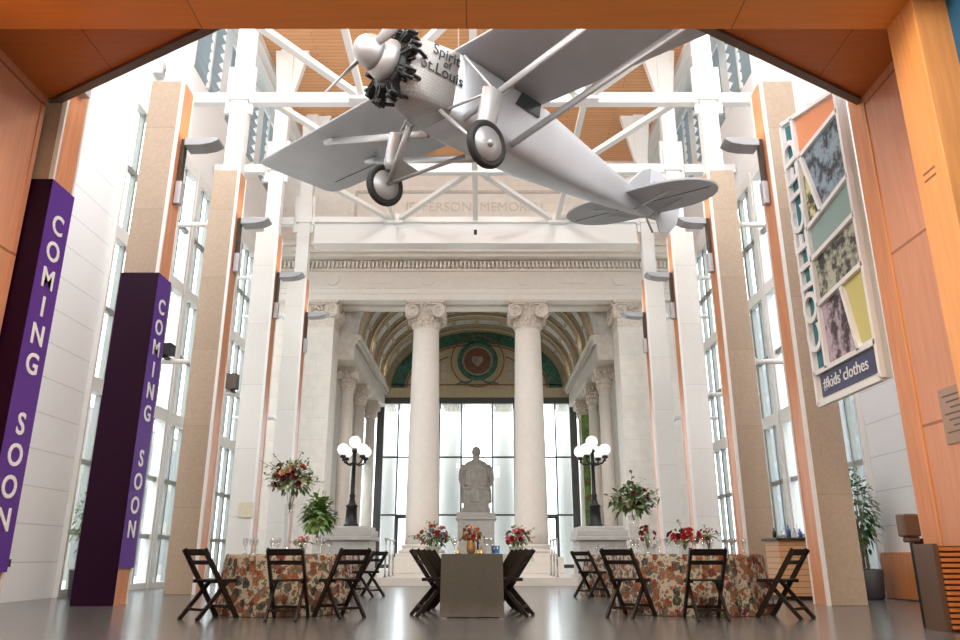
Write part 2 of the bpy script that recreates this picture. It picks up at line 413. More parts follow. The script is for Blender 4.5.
# glazed side walls, three bays each side
BY = [14.2, 18.0, 21.6, 25.2]
for s in (-1, 1):
    for i in range(3):
        a, b = BY[i], BY[i+1]
        g = sgroup(f'window_{wi}', f'tall glazed bay of the {SIDE[s]} wall, '+('first', 'second', 'third')[i]+' from the white panelled wall', 'window'); wi += 1
        f = MB()
        for z in (3.95, 7.2, 10.45): f.box((s*7.42, a+.02, z-.14), (s*7.62, b-.02, z+.14))
        f.box((s*7.40, a+.01, 0.005), (s*7.66, a+(.09 if i == 0 else .2), 10.6)); f.box((s*7.44, b-.06, .005), (s*7.66, b, 10.6)); f.box((s*7.43, a+.03, .005), (s*7.61, b-.03, .14))
        obj('frame', f, 'white', g)
        q = MB()
        for k in range(1, 6):
            y = a+(b-a)*k/6; wd = .07 if k % 2 == 0 else .035
            q.box((s*7.48, y-wd, .14), (s*7.6, y+wd, 10.4))
        for z in (1.15, 2.45, 5.55, 8.8): q.box((s*7.49, a+.2, z-.05), (s*7.59, b-.06, z+.05))
        obj('mullion', q, 'alu', g)
        obj('pane', MB().box((s*7.54, a, .14), (s*7.55, b, 10.45)), 'pane', g)
    # outside buildings
    d = MB().box((s*17, 6, -.25), (s*27, 50, 15 if s > 0 else 7.0))
    o = obj('building', d, 'bldg1' if s > 0 else 'bldg2')
    tag(o, 'blue grey building outside the right glazed wall' if s > 0 else 'beige office building outside the left glazed wall', 'building')

# ------------------------------------------------------------------ hall pillars
ORD = ['nearest', 'second', 'third', 'fourth', 'fifth']
piers = {}
for s in (-1, 1):
    for i, yf in enumerate(FAR):
        t = thing('granite_pillar', ('tall tan' if i < 3 else 'tall brighter-lit tan')+f' granite pillar with orange wood strip, {ORD[i]} pillar of the {SIDE[s]} row', 'pillar', (s*5.71, yf-.25, 0), 0, None)
        piers[(s, i)] = t
        h = 9.25
        obj('shaft', MB().box((s*.31, -.25, 0), (-s*.26, .25, h)), 'granite' if i < 3 else 'granitelit', t, .01)
        obj('wood_inlay', MB().box((-s*.25, -.215, 0), (-s*.295, .215, h)), 'strip', t)
        obj('edge_trim', MB().box((-s*.25, -.252, 0), (-s*.31, -.215, h)).box((-s*.25, .215, 0), (-s*.31, .252, h)), 'white', t)
        st = MB().box((-s*.26, -.14, h), (s*.14, .14, 15.9))
        st.box((-s*.31, -.2, 11.2), (s*.2, .2, 11.85)).box((-s*.36, -.05, 10.9), (s*.3, .05, 12.2))
        st.add([(-s*.25,-.1,13.4),(-s*.25,.1,13.4),(s*.13,.1,13.4),(s*.13,-.1,13.4),(-s*.7,-.1,15.28),(-s*.7,.1,15.28),(s*.3,.1,15.28),(s*.3,-.1,15.28)],
               [(0,1,2,3),(7,6,5,4),(0,4,5,1),(1,5,6,2),(2,6,7,3),(3,7,4,0)])
        obj('steel_post', st, 'white', t)
        # struts back to the glazing
        if i >= 2:
            tb = MB()
            for z in (4.75, 8.0):
                tb.tube([(s*.31, .05, z), (s*1.72, .05, z)], .06, 10)
                tb.tube([(s*.31, .05, z), (s*.42, .05, z)], .11, 12)
            obj('wind_strut', tb, 'white', t)

# sconces
def sconce(s, i):
    y = FAR[i]-.25
    t = thing('uplight', f'grey curved uplight on the {ORD[i]} pillar of the {SIDE[s]} row', 'lamp', (s*5.4, y, 8.0))
    pr = [(-s*.10, 0, .08), (-s*.72, 0, .10), (-s*.72, 0, .05), (-s*.60, 0, -.02), (-s*.40, 0, -.06), (-s*.10, 0, -.07)]
    obj('bowl', MB().prism([(p[0], -.17, p[2]) for p in pr], (0, .34, 0)), 'sconce', t, .01)
    obj('bracket', MB().box((0, -.06, -1.05), (-s*.07, .06, .12)), 'darkmetal', t)
    obj('ballast_box', MB().box((-s*.0, -.08, -1.2), (-s*.11, .06, -.75)), 'boxgrey', t, .01)
    l = bpy.data.lights.new('uplight_lamp', 'AREA'); l.size = .3; l.energy = 5; l.color = (1, .93, .82)
    lo = bpy.data.objects.new('lamp', l); link(lo, t); lo.location = (-s*.42, 0, .13); lo.rotation_euler = (PI, 0, 0)
for s in (-1, 1):
    for i in range(5): sconce(s, i)

# unseen fill lights added above the view to brighten the near side walls
for x in (-4.3, 4.3):
    l = bpy.data.lights.new('added_fill_light', 'AREA'); l.size = 2; l.energy = 420; l.color = (.97, .98, 1)
    lo = bpy.data.objects.new('added_fill_light', l); link(lo); lo.location = (x, 12.6, 14.9)
# purple banners wrapped round the two nearest left pillars
for i in (0, 1):
    yf = FAR[i]; x = -WX
    t = thing('banner', ('purple vinyl banner reading coming soon wrapped round the pillar by the orange left wall' if i == 0 else
                         'purple vinyl banner reading coming soon on the second left pillar, dark plum front'), 'banner', (x, yf-.25, 0))
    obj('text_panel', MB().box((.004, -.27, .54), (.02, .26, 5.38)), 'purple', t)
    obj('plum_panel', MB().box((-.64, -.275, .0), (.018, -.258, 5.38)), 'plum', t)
    le = None
    for k, ch in enumerate('COMING SOON'):
        if ch != ' ':
            me = text_mesh(ch, .37, .004, .006); me.transform(frame_m((0, 1, 0), (0, 0, 1), (.024, .0, 4.83-k*.372))); me.materials.append(M['letterwhite'])
            o = bpy.data.objects.new('letter', me); link(o, t)

# ------------------------------------------------------------------ roof trusses
def truss(k, y0, y1, lab):
    t = thing('roof_truss', lab, 'truss', (0, y1, 11.3))
    obj('tie_beam', MB().box((-5.43, -.11, -.14), (5.43, .11, .14)), 'white', t, .01)
    d = y0-y1
    def br(x0, x1): obj('brace', MB().beam((x0, d+.12, 0), (x1, -.12, 0), .17, .13), 'white', t)
    for s in (-1, 1):
        br(s*4.9, s*2.75); br(s*.15, s*2.55)
        obj('strut', MB().beam((s*2.7, d+.12, 0), (s*2.7, -.12, 0), .14, .14), 'white', t)
        obj('gusset', MB().box((s*2.7-.3, -.3, -.16), (s*2.7+.3, -.1, .16)), 'white', t)
        obj('side_beam', MB().box((s*6.0, -.1, -.13), (s*7.46, .1, .13)), 'white', t)
    obj('strut', MB().beam((0, d+.12, 0), (0, -.12, 0), .16, .16), 'white', t)
    return t
CY = [y-.25 for y in FAR]
t0 = thing('roof_truss', 'white steel tie beam over the two nearest banner pillars', 'truss', (0, CY[1], 11.3))
obj('tie_beam', MB().box((-5.43, -.11, -.14), (5.43, .11, .14)), 'white', t0)
labs = {2: 'white roof truss over the propeller, nearest one seen whole', 3: 'white roof truss behind the wing tip, second from the camera', 4: 'white roof truss just in front of the carved inscription'}
for k in (2, 3, 4): truss(k, CY[k-1], CY[k], labs[k])
g = thing('girder', 'deep white steel girder crossing in front of the stone cornice', 'beam', (0, CY[4], 0))
obj('web', MB().box((-5.3, -.12, 10.5), (5.3, .12, 11.2)), 'white', g)
obj('flange', MB().box((-5.3, -.25, 10.42), (5.3, .25, 10.5)).box((-5.3, -.25, 11.18), (5.3, .25, 11.26)), 'white', g)
obj('fixing', MB().box((-.05, -.14, 10.78), (.05, -.12, 10.95)), 'iron', g)

# ------------------------------------------------------------------ portico
def arc(cx, cz, rx, rz, a0, a1, n): return [(cx+rx*math.cos(a0+(a1-a0)*k/n), cz+rz*math.sin(a0+(a1-a0)*k/n)) for k in range(n+1)]
e = sgroup('trim_4', 'carved stone entablature with dentils above the portico columns', 'entablature')
m = MB().box((-7.5, 25.38, 9.5), (7.5, 25.9, 9.72)).box((-7.5, 25.34, 9.72), (7.5, 25.9, 9.95)).box((-7.5, 26.2, 9.5), (7.5, 26.75, 9.95))
m.box((-7.5, 25.9, 9.66), (7.5, 26.2, 9.95)).box((-7.5, 25.3, 9.92), (7.5, 26.75, 10.0)).box((-7.5, 25.4, 10.0), (7.5, 26.75, 10.62))
m.box((-7.5, 25.3, 10.6), (7.5, 25.5, 10.68)).box((-7.5, 25.25, 10.9), (7.5, 25.5, 10.97)).box((-7.5, 24.9, 11.0), (7.5, 26, 11.12)).box((-7.5, 24.75, 11.12), (7.5, 26, 11.32)).box((-7.5, 24.6, 11.32), (7.5, 26, 11.45))
obj('moulding', m, 'stonep', e)
d = MB(); x = -7.4
while x < 7.4:
    d.box((x, 25.2, 10.7), (x+.085, 25.42, 10.9)); x += .145
d.box((-7.5, 25.38, 10.66), (7.5, 25.5, 10.95))
obj('dentil_frieze', d, 'stonep', e)
d = MB()
for x in (-1.75, 1.75, -5.2, 5.2):
    d.lathe([(.26, 0), (.26, .04), (.2, .06), (.1, .06)], (x, 25.40, 10.31), 20, axis='y', rmod=None)
d.xf(Matrix.Translation((0, -.05, 0)))
for x in (-3.5, 3.5): d.box((x-.5, 25.37, 10.14), (x+.5, 25.41, 10.48))
obj('medallion_carving', d, 'stonep', e)
# attic
at = MB().box((-7.5, 25.7, 11.4), (7.5, 26.2, 16.2))
wb = struct('wall_back', at, 'stone', label='stone attic wall with a carved inscription high above the portico', cat='wall')
obj('panel_surround', MB().box((-4.6, 25.62, 12.72), (4.6, 25.7, 12.82)).box((-4.6, 25.62, 13.9), (4.6, 25.7, 14.0)).box((-4.6, 25.62, 12.82), (-4.5, 25.7, 13.9)).box((4.5, 25.62, 12.82), (4.6, 25.7, 13.9)), 'stoned', wb)
text('inscription', 'JEFFERSON  MEMORIAL', .52, (1, 0, 0), (0, 0, 1), (.0, 25.69, 13.32), 'inscr', wb, .01)
# walls flanking
for s in (-1, 1):
    fw = MB().box((s*6.36, 26.1, .0), (s*7.5, 26.6, 9.5))
    o = struct('wall_portico_'+SIDE[s], fw, 'stone', label=f'pale stone wall at the {SIDE[s]} end of the portico front', cat='wall')
    obj('pilaster', MB().box((s*6.45, 25.7, 0), (s*7.35, 26.1, 9.5)), 'stone', o)
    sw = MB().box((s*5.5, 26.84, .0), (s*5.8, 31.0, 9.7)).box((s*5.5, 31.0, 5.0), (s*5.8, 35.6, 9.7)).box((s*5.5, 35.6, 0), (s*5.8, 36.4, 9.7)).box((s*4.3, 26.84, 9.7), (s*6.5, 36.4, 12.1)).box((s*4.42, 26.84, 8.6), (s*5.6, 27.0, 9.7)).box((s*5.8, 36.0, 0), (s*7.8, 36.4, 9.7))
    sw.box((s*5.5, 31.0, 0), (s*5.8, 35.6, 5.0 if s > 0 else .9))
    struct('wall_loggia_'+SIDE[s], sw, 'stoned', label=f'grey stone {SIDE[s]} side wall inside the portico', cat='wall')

def spiral(mb, cx, cz, y, s, r0):
    pts = []; rad = []
    for k in range(40):
        a = k/39*2.4*2*PI; r = r0*(1-k/39*.88)
        pts.append((cx+s*r*math.sin(a), y, cz+r*math.cos(a))); rad.append(.055*(1-.6*k/39))
    mb.tube(pts, rad, 6)
def capital_mb(hw, top, bot, d):
    """four-faced ionic capital: hw half width at the volutes, around z axis, d half depth"""
    mb = MB(); h = top-bot; cz = top-.16-hw*.36; r = hw*.35
    mb.box((-hw*.98, -hw*.98, top-.10), (hw*.98, hw*.98, top)).box((-hw*.9, -hw*.9, top-.16), (hw*.9, hw*.9, top-.10))
    for s in (-1, 1):
        for f in (-1, 1):
            mb.lathe([(r, -.06), (r, .06)], (s*hw*.68, f*hw*.86, cz), 18, axis='y')
            spiral(mb, s*hw*.68, cz, f*hw*.965, s, r)
            b = len(mb.v)
            mb.lathe([(r, -.06), (r, .06)], (f*hw*.86, s*hw*.68, cz), 18, axis='x')
            b = len(mb.v); spiral(mb, s*hw*.68, cz, f*hw*.965, s, r); mb.xf(Matrix.Rotation(PI/2, 4, 'Z'), b)
    mb.lathe([(hw*.66, bot), (hw*.70, bot+.04), (hw*.66, bot+.08), (hw*.66, top-.5), (hw*.86, top-.3), (hw*.86, top-.16)], n=24)
    for ring, (z0, n) in enumerate(((bot+.1, 16), (bot+.3, 16))):
        for k in range(n):
            a = 2*PI*(k+.5*ring)/n; c, s_ = math.cos(a), math.sin(a); rr = hw*.68
            mb.ball((c*rr, s_*rr, z0+.08), .09, 6, 5, (.8, .8, 1.3))
    for k in range(10):
        mb.ball((random.uniform(-.25, .25)*hw, -hw*.93, top-.1-random.uniform(0, .32)), .055, 6, 4)
    return mb
def ionic(x, y, lab, name='ionic_column'):
    t = thing(name, lab, 'column', (x, y, .19))
    obj('plinth', MB().box((-.95, -.95, 0), (.95, .95, .5)), 'stonep', t, .02)
    obj('base', MB().box((-.78, -.78, .5), (.78, .78, .62)).lathe([(.76, .62), (.79, .67), (.76, .72), (.68, .74), (.64, .79), (.67, .81), (.70, .845), (.66, .88), (.57, .9)], n=36), 'stonep', t)
    prof = []
    for k in range(13):
        q = k/12; prof.append((.56-.10*q**1.6, .9+q*7.42))
    obj('shaft', MB().lathe(prof, n=40), 'stonep', t)
    obj('capital', capital_mb(.69, 9.31, 8.3, .5), 'stonecap', t)
    return t
ionic(-1.8, 26.0, 'pale stone portico column with scrolled capital, left of the seated statue')
ionic(1.88, 26.0, 'pale stone portico column with scrolled capital, right of the seated statue')
for s in (-1, 1):
    t = thing('corner_pier', f'square stone corner pier with scrolled capital at the {SIDE[s]} end of the portico', 'pillar', (s*5.62, 26.0, 0))
    obj('shaft', MB().box((-.56, -.55, .6), (.56, .55, 8.55)), 'stone', t, .01)
    obj('base', MB().box((-.7, -.7, 0), (.7, .7, .5)).box((-.62, -.62, .5), (.62, .62, .6)), 'stonep', t, .02)
    obj('capital', capital_mb(.69, 9.5, 8.5, .5).box((-.57, -.56, 8.5), (.57, .56, 9.4)), 'stonecap', t)
    obj('rear_pilaster', MB().box((-s*.06, .56, .2), (-s*.5, .74, 8.4)), 'stonep', t)
# side colonnades in the loggia
for s in (-1, 1):
    for i, y in enumerate((28.3, 31.2, 34.6)):
        t = thing('loggia_column', f'slim stone column in the {SIDE[s]} colonnade inside the portico, {ORD[i] if i else "first"} behind the corner pier', 'column', (s*4.95, y, .19))
        obj('base', MB().box((-.38, -.38, 0), (.38, .38, .3)).lathe([(.34, .3), (.37, .36), (.28, .45)], n=20), 'stonep', t)
        obj('shaft', MB().lathe([(.255, .45), (.25, 3), (.215, 6.6)], n=28), 'stonep', t)
        obj('capital', capital_mb(.36, 7.45, 6.6, .3), 'stonecap', t)
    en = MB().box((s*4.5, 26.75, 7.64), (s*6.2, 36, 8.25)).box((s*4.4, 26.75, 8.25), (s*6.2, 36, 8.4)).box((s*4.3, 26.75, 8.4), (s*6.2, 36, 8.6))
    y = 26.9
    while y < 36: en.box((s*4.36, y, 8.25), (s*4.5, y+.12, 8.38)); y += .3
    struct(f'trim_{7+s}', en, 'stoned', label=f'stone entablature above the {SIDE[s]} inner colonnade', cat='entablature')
# barrel vault
VX, VZ, VR = 4.4, 8.6, 3.05
def vault(mb, y0, y1, th, rx=VX, rz=VR, a0=0, a1=PI, n=32):
    o_ = arc(0, VZ, rx, rz, a0, a1, n); i_ = arc(0, VZ, rx-th, rz-th, a0, a1, n)
    for k in range(n):
        q = [o_[k], o_[k+1], i_[k+1], i_[k]]
        mb.prism([(p[0], y0, p[1]) for p in q], (0, y1-y0, 0))
struct('ceiling_loggia', MB().box((-6.5, 26.2, 12.1), (6.5, 36.4, 12.3)), 'plaster', label='plain roof slab above the portico vault', cat='ceiling')
vg = sgroup('ceiling_vault', 'gilded and coffered barrel vault inside the portico', 'ceiling')
mb = MB(); vault(mb, 26.75, 36.2, -.2); obj('shell', mb, 'vaultgrey', vg)
mb = MB(); y = 27.0
for k in range(5): vault(mb, y, y+.5, .10); y += 2.15
obj('rib', mb, 'vaultcream', vg)
mb = MB(); y = 27.0
for k in range(5):
    vault(mb, y-.12, y-.02, .14); vault(mb, y+.52, y+.62, .14); vault(mb, y+.2, y+.3, .15); y += 2.15
y = 27.0
for k in range(4):
    vault(mb, y+.85, y+.93, .05); vault(mb, y+1.75, y+1.83, .05)
    for j in range(1, 12):
        a = PI*j/12; vault(mb, y+.85, y+1.83, .05, a0=a-.02, a1=a+.02, n=1)
    y += 2.15
obj('gilt_moulding', mb, 'vaultgold', vg)
# lunette
lg = sgroup('wall_lunette', 'painted arched wall with a round medallion above the great window', 'wall')
def half(rx, rz, y, th, z0=VZ-.1, n=32):
    p = [(x, y, z) for x, z in arc(0, VZ, rx, rz, 0, PI, n)]
    return MB().prism(p, (0, th, 0))
obj('backing', half(4.45, 3.1, 36.0, .2).box((-6.2, 36.0, 8.1), (6.2, 36.2, VZ+.02)).box((-6.2, 36.0, 8.6), (-4.3, 36.2, 11.9)).box((4.3, 36.0, 8.6), (6.2, 36.2, 11.9)), 'lun', lg)
def band(rx0, rz0, rx1, rz1, y, th, m, nm, cz=VZ, cx=0, a0=0, a1=PI, n=32):
    mb = MB(); o_ = arc(cx, cz, rx0, rz0, a0, a1, n); i_ = arc(cx, cz, rx1, rz1, a0, a1, n)
    for k in range(n):
        q = [o_[k], o_[k+1], i_[k+1], i_[k]]; mb.prism([(p[0], y, p[1]) for p in q], (0, th, 0))
    return obj(nm, mb, m, lg)
band(4.4, 3.05, 4.25, 2.9, 35.9, .1, 'vaultgold', 'gilt_arch')
band(4.2, 2.85, 3.55, 2.3, 35.95, .05, 'lungreen', 'green_arch_band')
band(3.5, 2.25, 3.42, 2.17, 35.96, .04, 'lunline', 'brown_line')
band(2.9, 1.85, 2.82, 1.77, 35.96, .04, 'lunline', 'brown_line', a0=.08, a1=1.05)
band(2.9, 1.85, 2.82, 1.77, 35.96, .04, 'lunline', 'brown_line', a0=PI-1.05, a1=PI-.08)
for s in (-1, 1):
    mb = MB().prism([(s*1.5, 35.97, 8.95), (s*2.75, 35.97, 8.95), (s*2.55, 35.97, 9.5), (s*1.9, 35.97, 10.15), (s*1.35, 35.97, 10.4), (s*1.55, 35.97, 9.9)], (0, .03, 0))
    obj('grid_panel', mb, 'lunpanel', lg)
obj('sill_line', MB().box((-4.2, 35.95, 8.72), (4.2, 36, 8.78)), 'lunline', lg)
t = thing('medallion', 'round painted seal with green wreath in the middle of the arch', 'medallion', (.03, 35.93, 9.95))
mt = M
def ring(r0, r1, y, m, nm): obj(nm, MB().lathe([(r1, y), (r1, y-.03), (r0, y-.03), (r0, y)], n=40, axis='y', cap=False), m, t)
ring(1.28, 1.34, -.02, 'lunline', 'outer_line'); ring(.76, 1.0, -.03, 'lungreen', 'wreath')
ring(.66, .76, -.02, 'vaultgold', 'gilt_ring')
obj('disc', MB().lathe([(.66, -.02), (.66, -.05)], n=40, axis='y'), 'lundark', t)
obj('shield', MB().prism([(-.26, -.055, .2), (.26, -.055, .2), (.26, -.055, -.05), (0, -.055, -.32), (-.26, -.055, -.05)], (0, -.03, 0)), 'vaultgold', t)
obj('shield_panel', MB().prism([(-.2, -.09, .14), (-.02, -.09, .14), (-.02, -.09, -.2), (-.2, -.09, -.04)], (0, -.01, 0)), 'blue', t)
for s in (-1, 1):
    pts = [(s*.25, -.14, -1.0), (s*.5, -.14, -1.15), (s*.75, -.14, -1.12), (s*1.05, -.14, -1.2)]
    obj('ribbon', MB().tube(pts, [.06, .11, .1, .03], 8, sq=(1, .5)), 'lungreen', t)

# great window
g = sgroup(f'window_{wi}', 'great dark framed window behind the statue', 'window'); wi += 1
f = MB().box((-4.85, 36.0, .19), (-4.5, 36.25, 8.1)).box((4.5, 36.0, .19), (4.85, 36.25, 8.1)).box((-4.85, 36.0, 7.82), (4.85, 36.25, 8.12))
for x in (-3.8, -1.8, -.75, .75, 1.8, 3.8): f.box((x-.035, 36.03, .19), (x+.035, 36.12, 7.85))
for z in (2.55, 5.23): f.box((-4.6, 36.04, z-.04), (4.6, 36.11, z+.04))
f.box((-4.6, 36.0, .19), (4.6, 36.2, .35))
obj('frame', f, 'frame', g)
obj('pane', MB().box((-4.6, 36.09, .3), (4.6, 36.1, 7.9)), 'pane', g)
dn = 1
for s in (-1, 1):
    d = sgroup(f'door_{dn}', f'dark framed glass door in the great window, {SIDE[s]} of the statue', 'door'); dn += 1
    obj('frame', MB().box((s*2.75, 35.9, .2), (s*2.9, 36.02, 2.5)).box((s*3.65, 35.9, .2), (s*3.75, 36.02, 2.5)).box((s*2.75, 35.9, 2.38), (s*3.75, 36.02, 2.5)).box((s*2.75, 35.9, .2), (s*3.75, 36.02, .4)), 'frame', d)
    obj('handle', MB().box((s*2.95, 35.82, 1.1), (s*2.99, 35.9, 1.5)), 'chrome', d)
for x, lb in ((-4.75, 'outer left'), (-1.35, 'inner left'), (1.35, 'inner right'), (4.75, 'outer right')):
    t = thing('exterior_column', f'pale stone column standing outside the great window, {lb} one', 'column', (x, 39.4, -.25))
    obj('shaft', MB().lathe([(.62, .5), (.6, 4), (.54, 8.2)], n=28), 'stonex', t)
    obj('base', MB().box((-.8, -.8, 0), (.8, .8, .4)).lathe([(.78, .4), (.62, .5)], n=24), 'stonep', t)
    obj('capital', capital_mb(.7, 9.2, 8.2, .5), 'stonex', t)
# left loggia window
g = sgroup(f'window_{wi}', 'tall window behind the inner colonnade at the left lamp', 'window'); wi += 1
f = MB()
for y in (31.0, 32.5, 34.0, 35.52): f.box((-5.6, y, .9), (-5.5, y+.08, 5.0))
for z in (.9, 2.9, 4.92): f.box((-5.6, 31.0, z), (-5.5, 35.6, z+.08))
obj('frame', f, 'alu', g); obj('pane', MB().box((-5.66, 31.0, .9), (-5.65, 35.6, 5.0)), 'pane', g)
# green mural on the right loggia wall
t = thing('mural_panel', 'green leafy painted panel behind the right lamp post', 'mural', (5.05, 32.3, .19))
obj('canvas', MB().box((-.48, 0, 0), (.42, .05, 6.4)), 'tapestry', t)
dd = MB()
for k in range(14): dd.ball((random.uniform(-.35, .35), -.005, random.uniform(.5, 6)), random.uniform(.05, .1), 8, 5, (1, .15, 1))
obj('red_blossom_pattern', dd, 'reddot', t)

# spot fittings on inner cornice
for k, (s, y) in enumerate(((-1, 29.5), (-1, 33.5), (1, 29.5), (1, 33.5))):
    t = thing('spot_lamp', f'small white spotlight on the {SIDE[s]} inner cornice, {"nearer" if y < 31 else "farther"} one', 'lamp', (s*4.36, y, 8.6))
    obj('housing', MB().lathe([(.06, 0), (.07, .12), (.03, .14)], n=12), 'white', t)
    obj('bulb', MB().ball((-s*.06, -.05, .08), .05, 8, 6), mat('spot_bulb', (1, 1, 1), emit=(1, .95, .85), estr=4), t)
    l = bpy.data.lights.new('spot_lamp_light', 'POINT'); l.energy = 3; l.color = (1, .9, .75); l.shadow_soft_size = .06
    lo = bpy.data.objects.new('lamp', l); link(lo, t); lo.location = (-s*.3, -.15, .3)

# statue
t = thing('statue', 'grey marble statue of a seated robed man seen from behind on a tall pedestal', 'statue', (0.0, 30.2, .19))
obj('pedestal', MB().box((-.78, -.8, 0), (.78, .8, .25)).box((-.7, -.72, .25), (.7, .72, 1.85)).box((-.78, -.8, 1.85), (.78, .8, 1.95)).box((-.74, -.76, 1.95), (.74, .76, 2.12)), 'ped', t, .02)
ch = MB().box((-.55, -.62, 2.12), (.55, .5, 2.3)).box((-.5, -.58, 2.3), (.5, .3, 3.0)).box((-.54, -.62, 3.0), (.54, -.4, 3.1)).box((-.42, -.60, 2.4), (.42, -.57, 2.92)).box((-.57, -.5, 3.0), (-.47, .4, 3.25)).box((.47, -.5, 3.0), (.57, .4, 3.25))
obj('seat', ch, 'statue', t, .02)
def ell(cx, cy, z, rx, ry, n=24, fold=0, ph=0): return [(cx+rx*math.cos(2*PI*k/n)*(1+fold*math.sin(k*6*2*PI/n+ph)), cy+ry*math.sin(2*PI*k/n)*(1+fold*math.sin(k*6*2*PI/n+ph)), z) for k in range(n)]
b = MB().loft([ell(0, -.12, 2.5, .60, .52, fold=.05), ell(0, -.13, 2.85, .60, .50, fold=.06), ell(0, -.14, 3.2, .57, .44, fold=.05), ell(0, -.12, 3.45, .55, .38, fold=.05), ell(0, -.08, 3.75, .53, .33, fold=.04), ell(0, -.04, 3.98, .50, .29, fold=.02), ell(0, 0, 4.12, .36, .23), ell(0, .02, 4.2, .17, .16), ell(0, .04, 4.28, .115, .125), ell(0, .05, 4.36, .115, .13)])
b.loft([ell(0, .06, 4.30, .07, .09), ell(0, .08, 4.35, .13, .16), ell(0, .08, 4.46, .165, .205), ell(0, .07, 4.57, .17, .21), ell(0, .05, 4.66, .13, .165), ell(0, .04, 4.71, .05, .07)])
b.prism([(-.03, .27, 4.42), (.03, .27, 4.42), (.012, .27, 4.53), (-.012, .27, 4.53)], (0, .055, 0))
for s in (-1, 1):
    b.ball((s*.17, .06, 4.49), .045, 8, 6, (.5, 1, 1.4))
    b.tube([(s*.42, -.02, 3.98), (s*.52, -.04, 3.75), (s*.56, .0, 3.45), (s*.53, .18, 3.28), (s*.44, .42, 3.3), (s*.38, .55, 3.28)], [.15, .17, .16, .13, .09, .06], 12)
    b.tube([(s*.22, -.05, 3.1), (s*.26, .35, 3.12), (s*.27, .62, 3.08), (s*.27, .66, 2.8), (s*.26, .62, 2.3), (s*.26, .6, 2.15)], [.24, .22, .18, .16, .13, .12], 12)
    b.ball((s*.27, .72, 2.17), .11, 8, 6, (.9, 1.6, .6))
    for k in range(4): b.tube([(s*.36+(k-1.5)*.035, .54, 3.28), (s*.36+(k-1.5)*.04, .66-.01*abs(k-1.5), 3.26), (s*.36+(k-1.5)*.04, .70, 3.2)], [.02, .018, .014], 6)
for k in range(9):
    x = -.38+k*.095; b.tube([(x*.8, -.34+.12*abs(x), 4.0), (x, -.42+.1*abs(x), 3.6), (x*1.1, -.56+.15*abs(x), 3.15)], [.02, .045, .05], 6)
o = obj('figure', b, 'statue', t)
rm = o.modifiers.new('remesh', 'REMESH'); rm.mode = 'VOXEL'; rm.voxel_size = .03; rm.use_smooth_shade = True
sm = o.modifiers.new('smooth', 'SMOOTH'); sm.iterations = 3
hr = MB().loft([ell(0, .0, 4.34, .10, .10), ell(0, -.01, 4.42, .155, .15), ell(0, .01, 4.55, .18, .19), ell(0, .03, 4.67, .14, .16), ell(0, .04, 4.735, .05, .06)])
obj('hair', hr, 'statue', t)

# lamp pedestals and lamp posts
for s in (-1, 1):
    t = thing('lamp_pedestal', f'moulded grey stone pedestal under the {SIDE[s]} street lamp', 'pedestal', (s*3.28, 20.64, 0))
    obj('block', MB().box((-.66, -.9, .0), (.66, .6, .25)).box((-.6, -.84, .25), (.6, .54, 1.1)).box((-.68, -.92, 1.1), (.68, .62, 1.2)).box((-.65, -.89, 1.2), (.65, .59, 1.36)).box((-.58, -.82, 1.36), (.58, .52, 1.45)), 'ped', t, .02)
def lamp_post(x, y, z, lab):
    t = thing('street_lamp', lab, 'lamp', (x, y, z))
    obj('post', MB().lathe([(.20, 0), (.20, .06), (.17, .08), (.15, .3), (.14, .5), (.17, .54), (.10, .6), (.06, .75), (.085, .80), (.055, .86), (.048, 1.6), (.075, 1.66), (.05, 1.72), (.05, 1.95), (.09, 1.98), (.06, 2.04)], n=20), 'iron', t)
    obj('globe', MB().ball((0, 0, 2.24), .165, 20, 14), 'globe', t)
    for k in range(4):
        a = PI/4+k*PI/2; c, s_ = math.cos(a), math.sin(a)
        ar = obj('arm', MB().tube([(0, 0, 1.68), (c*.16, s_*.16, 1.62), (c*.3, s_*.3, 1.66), (c*.37, s_*.37, 1.78)], [.03, .026, .024, .022], 8)
            .lathe([(.03, 1.76), (.085, 1.79), (.075, 1.83), (.06, 1.86)], (c*.37, s_*.37, 0), 14).ball((c*.37, s_*.37, 1.72), .03, 8, 6), 'iron', t)
        obj('globe', MB().ball((c*.37, s_*.37, 2.0), .16, 20, 14), 'globe', ar)
    return t
lp = lamp_post(-3.26, 20.45, 1.45, 'black iron street lamp with five white globes, left of the portico steps')
dup(lp, (3.2, 20.45, 1.45), R(12), 'black iron street lamp with five white globes, before the green mural')

# handrails on the step
def rail(x, lab):
    t = thing('handrail', lab, 'railing', (x, 20.3, .19))
    for y in (0, .9, 1.8): obj('post', MB().tube([(0, y, 0), (0, y, .95)], .025, 8).lathe([(.06, 0), (.06, .02)], (0, y, 0), 10), 'chrome', t)
    obj('top_rail', MB().tube([(0, -.15, .95), (0, 2.0, .95)], .03, 8), 'chrome', t)
    obj('mid_rail', MB().tube([(0, 0, .55), (0, 1.8, .55)], .018, 8), 'chrome', t)
rail(-2.3, 'steel handrail on the portico step, left of the long table'); rail(2.15, 'steel handrail on the portico step, right of the long table')

# ------------------------------------------------------------------ lobby portal (wood)
lw = struct('wall_lobby_left', MB().box((-5.66, 2.5, 0), (-6.1, 8.62, 6.58)), 'woodv', label='orange wood panelled wall at the left edge', cat='wall')
obj('end_trim', MB().box((-5.64, 8.56, 0), (-6.1, 8.64, 6.58)), 'woodv', lw)
rw = struct('wall_lobby_right', MB().box((5.27, 2.5, 0), (6.1, 8.62, 6.58)), 'woodv', label='orange wood panelled wall at the right edge', cat='wall')
obj('end_strip', MB().box((5.265, 8.64, 0), (5.385, 9.0, 6.9)), 'strip', rw)
obj('seam', MB().box((5.255, 8.61, 0), (5.30, 8.645, 6.58)), 'woodpil', rw)
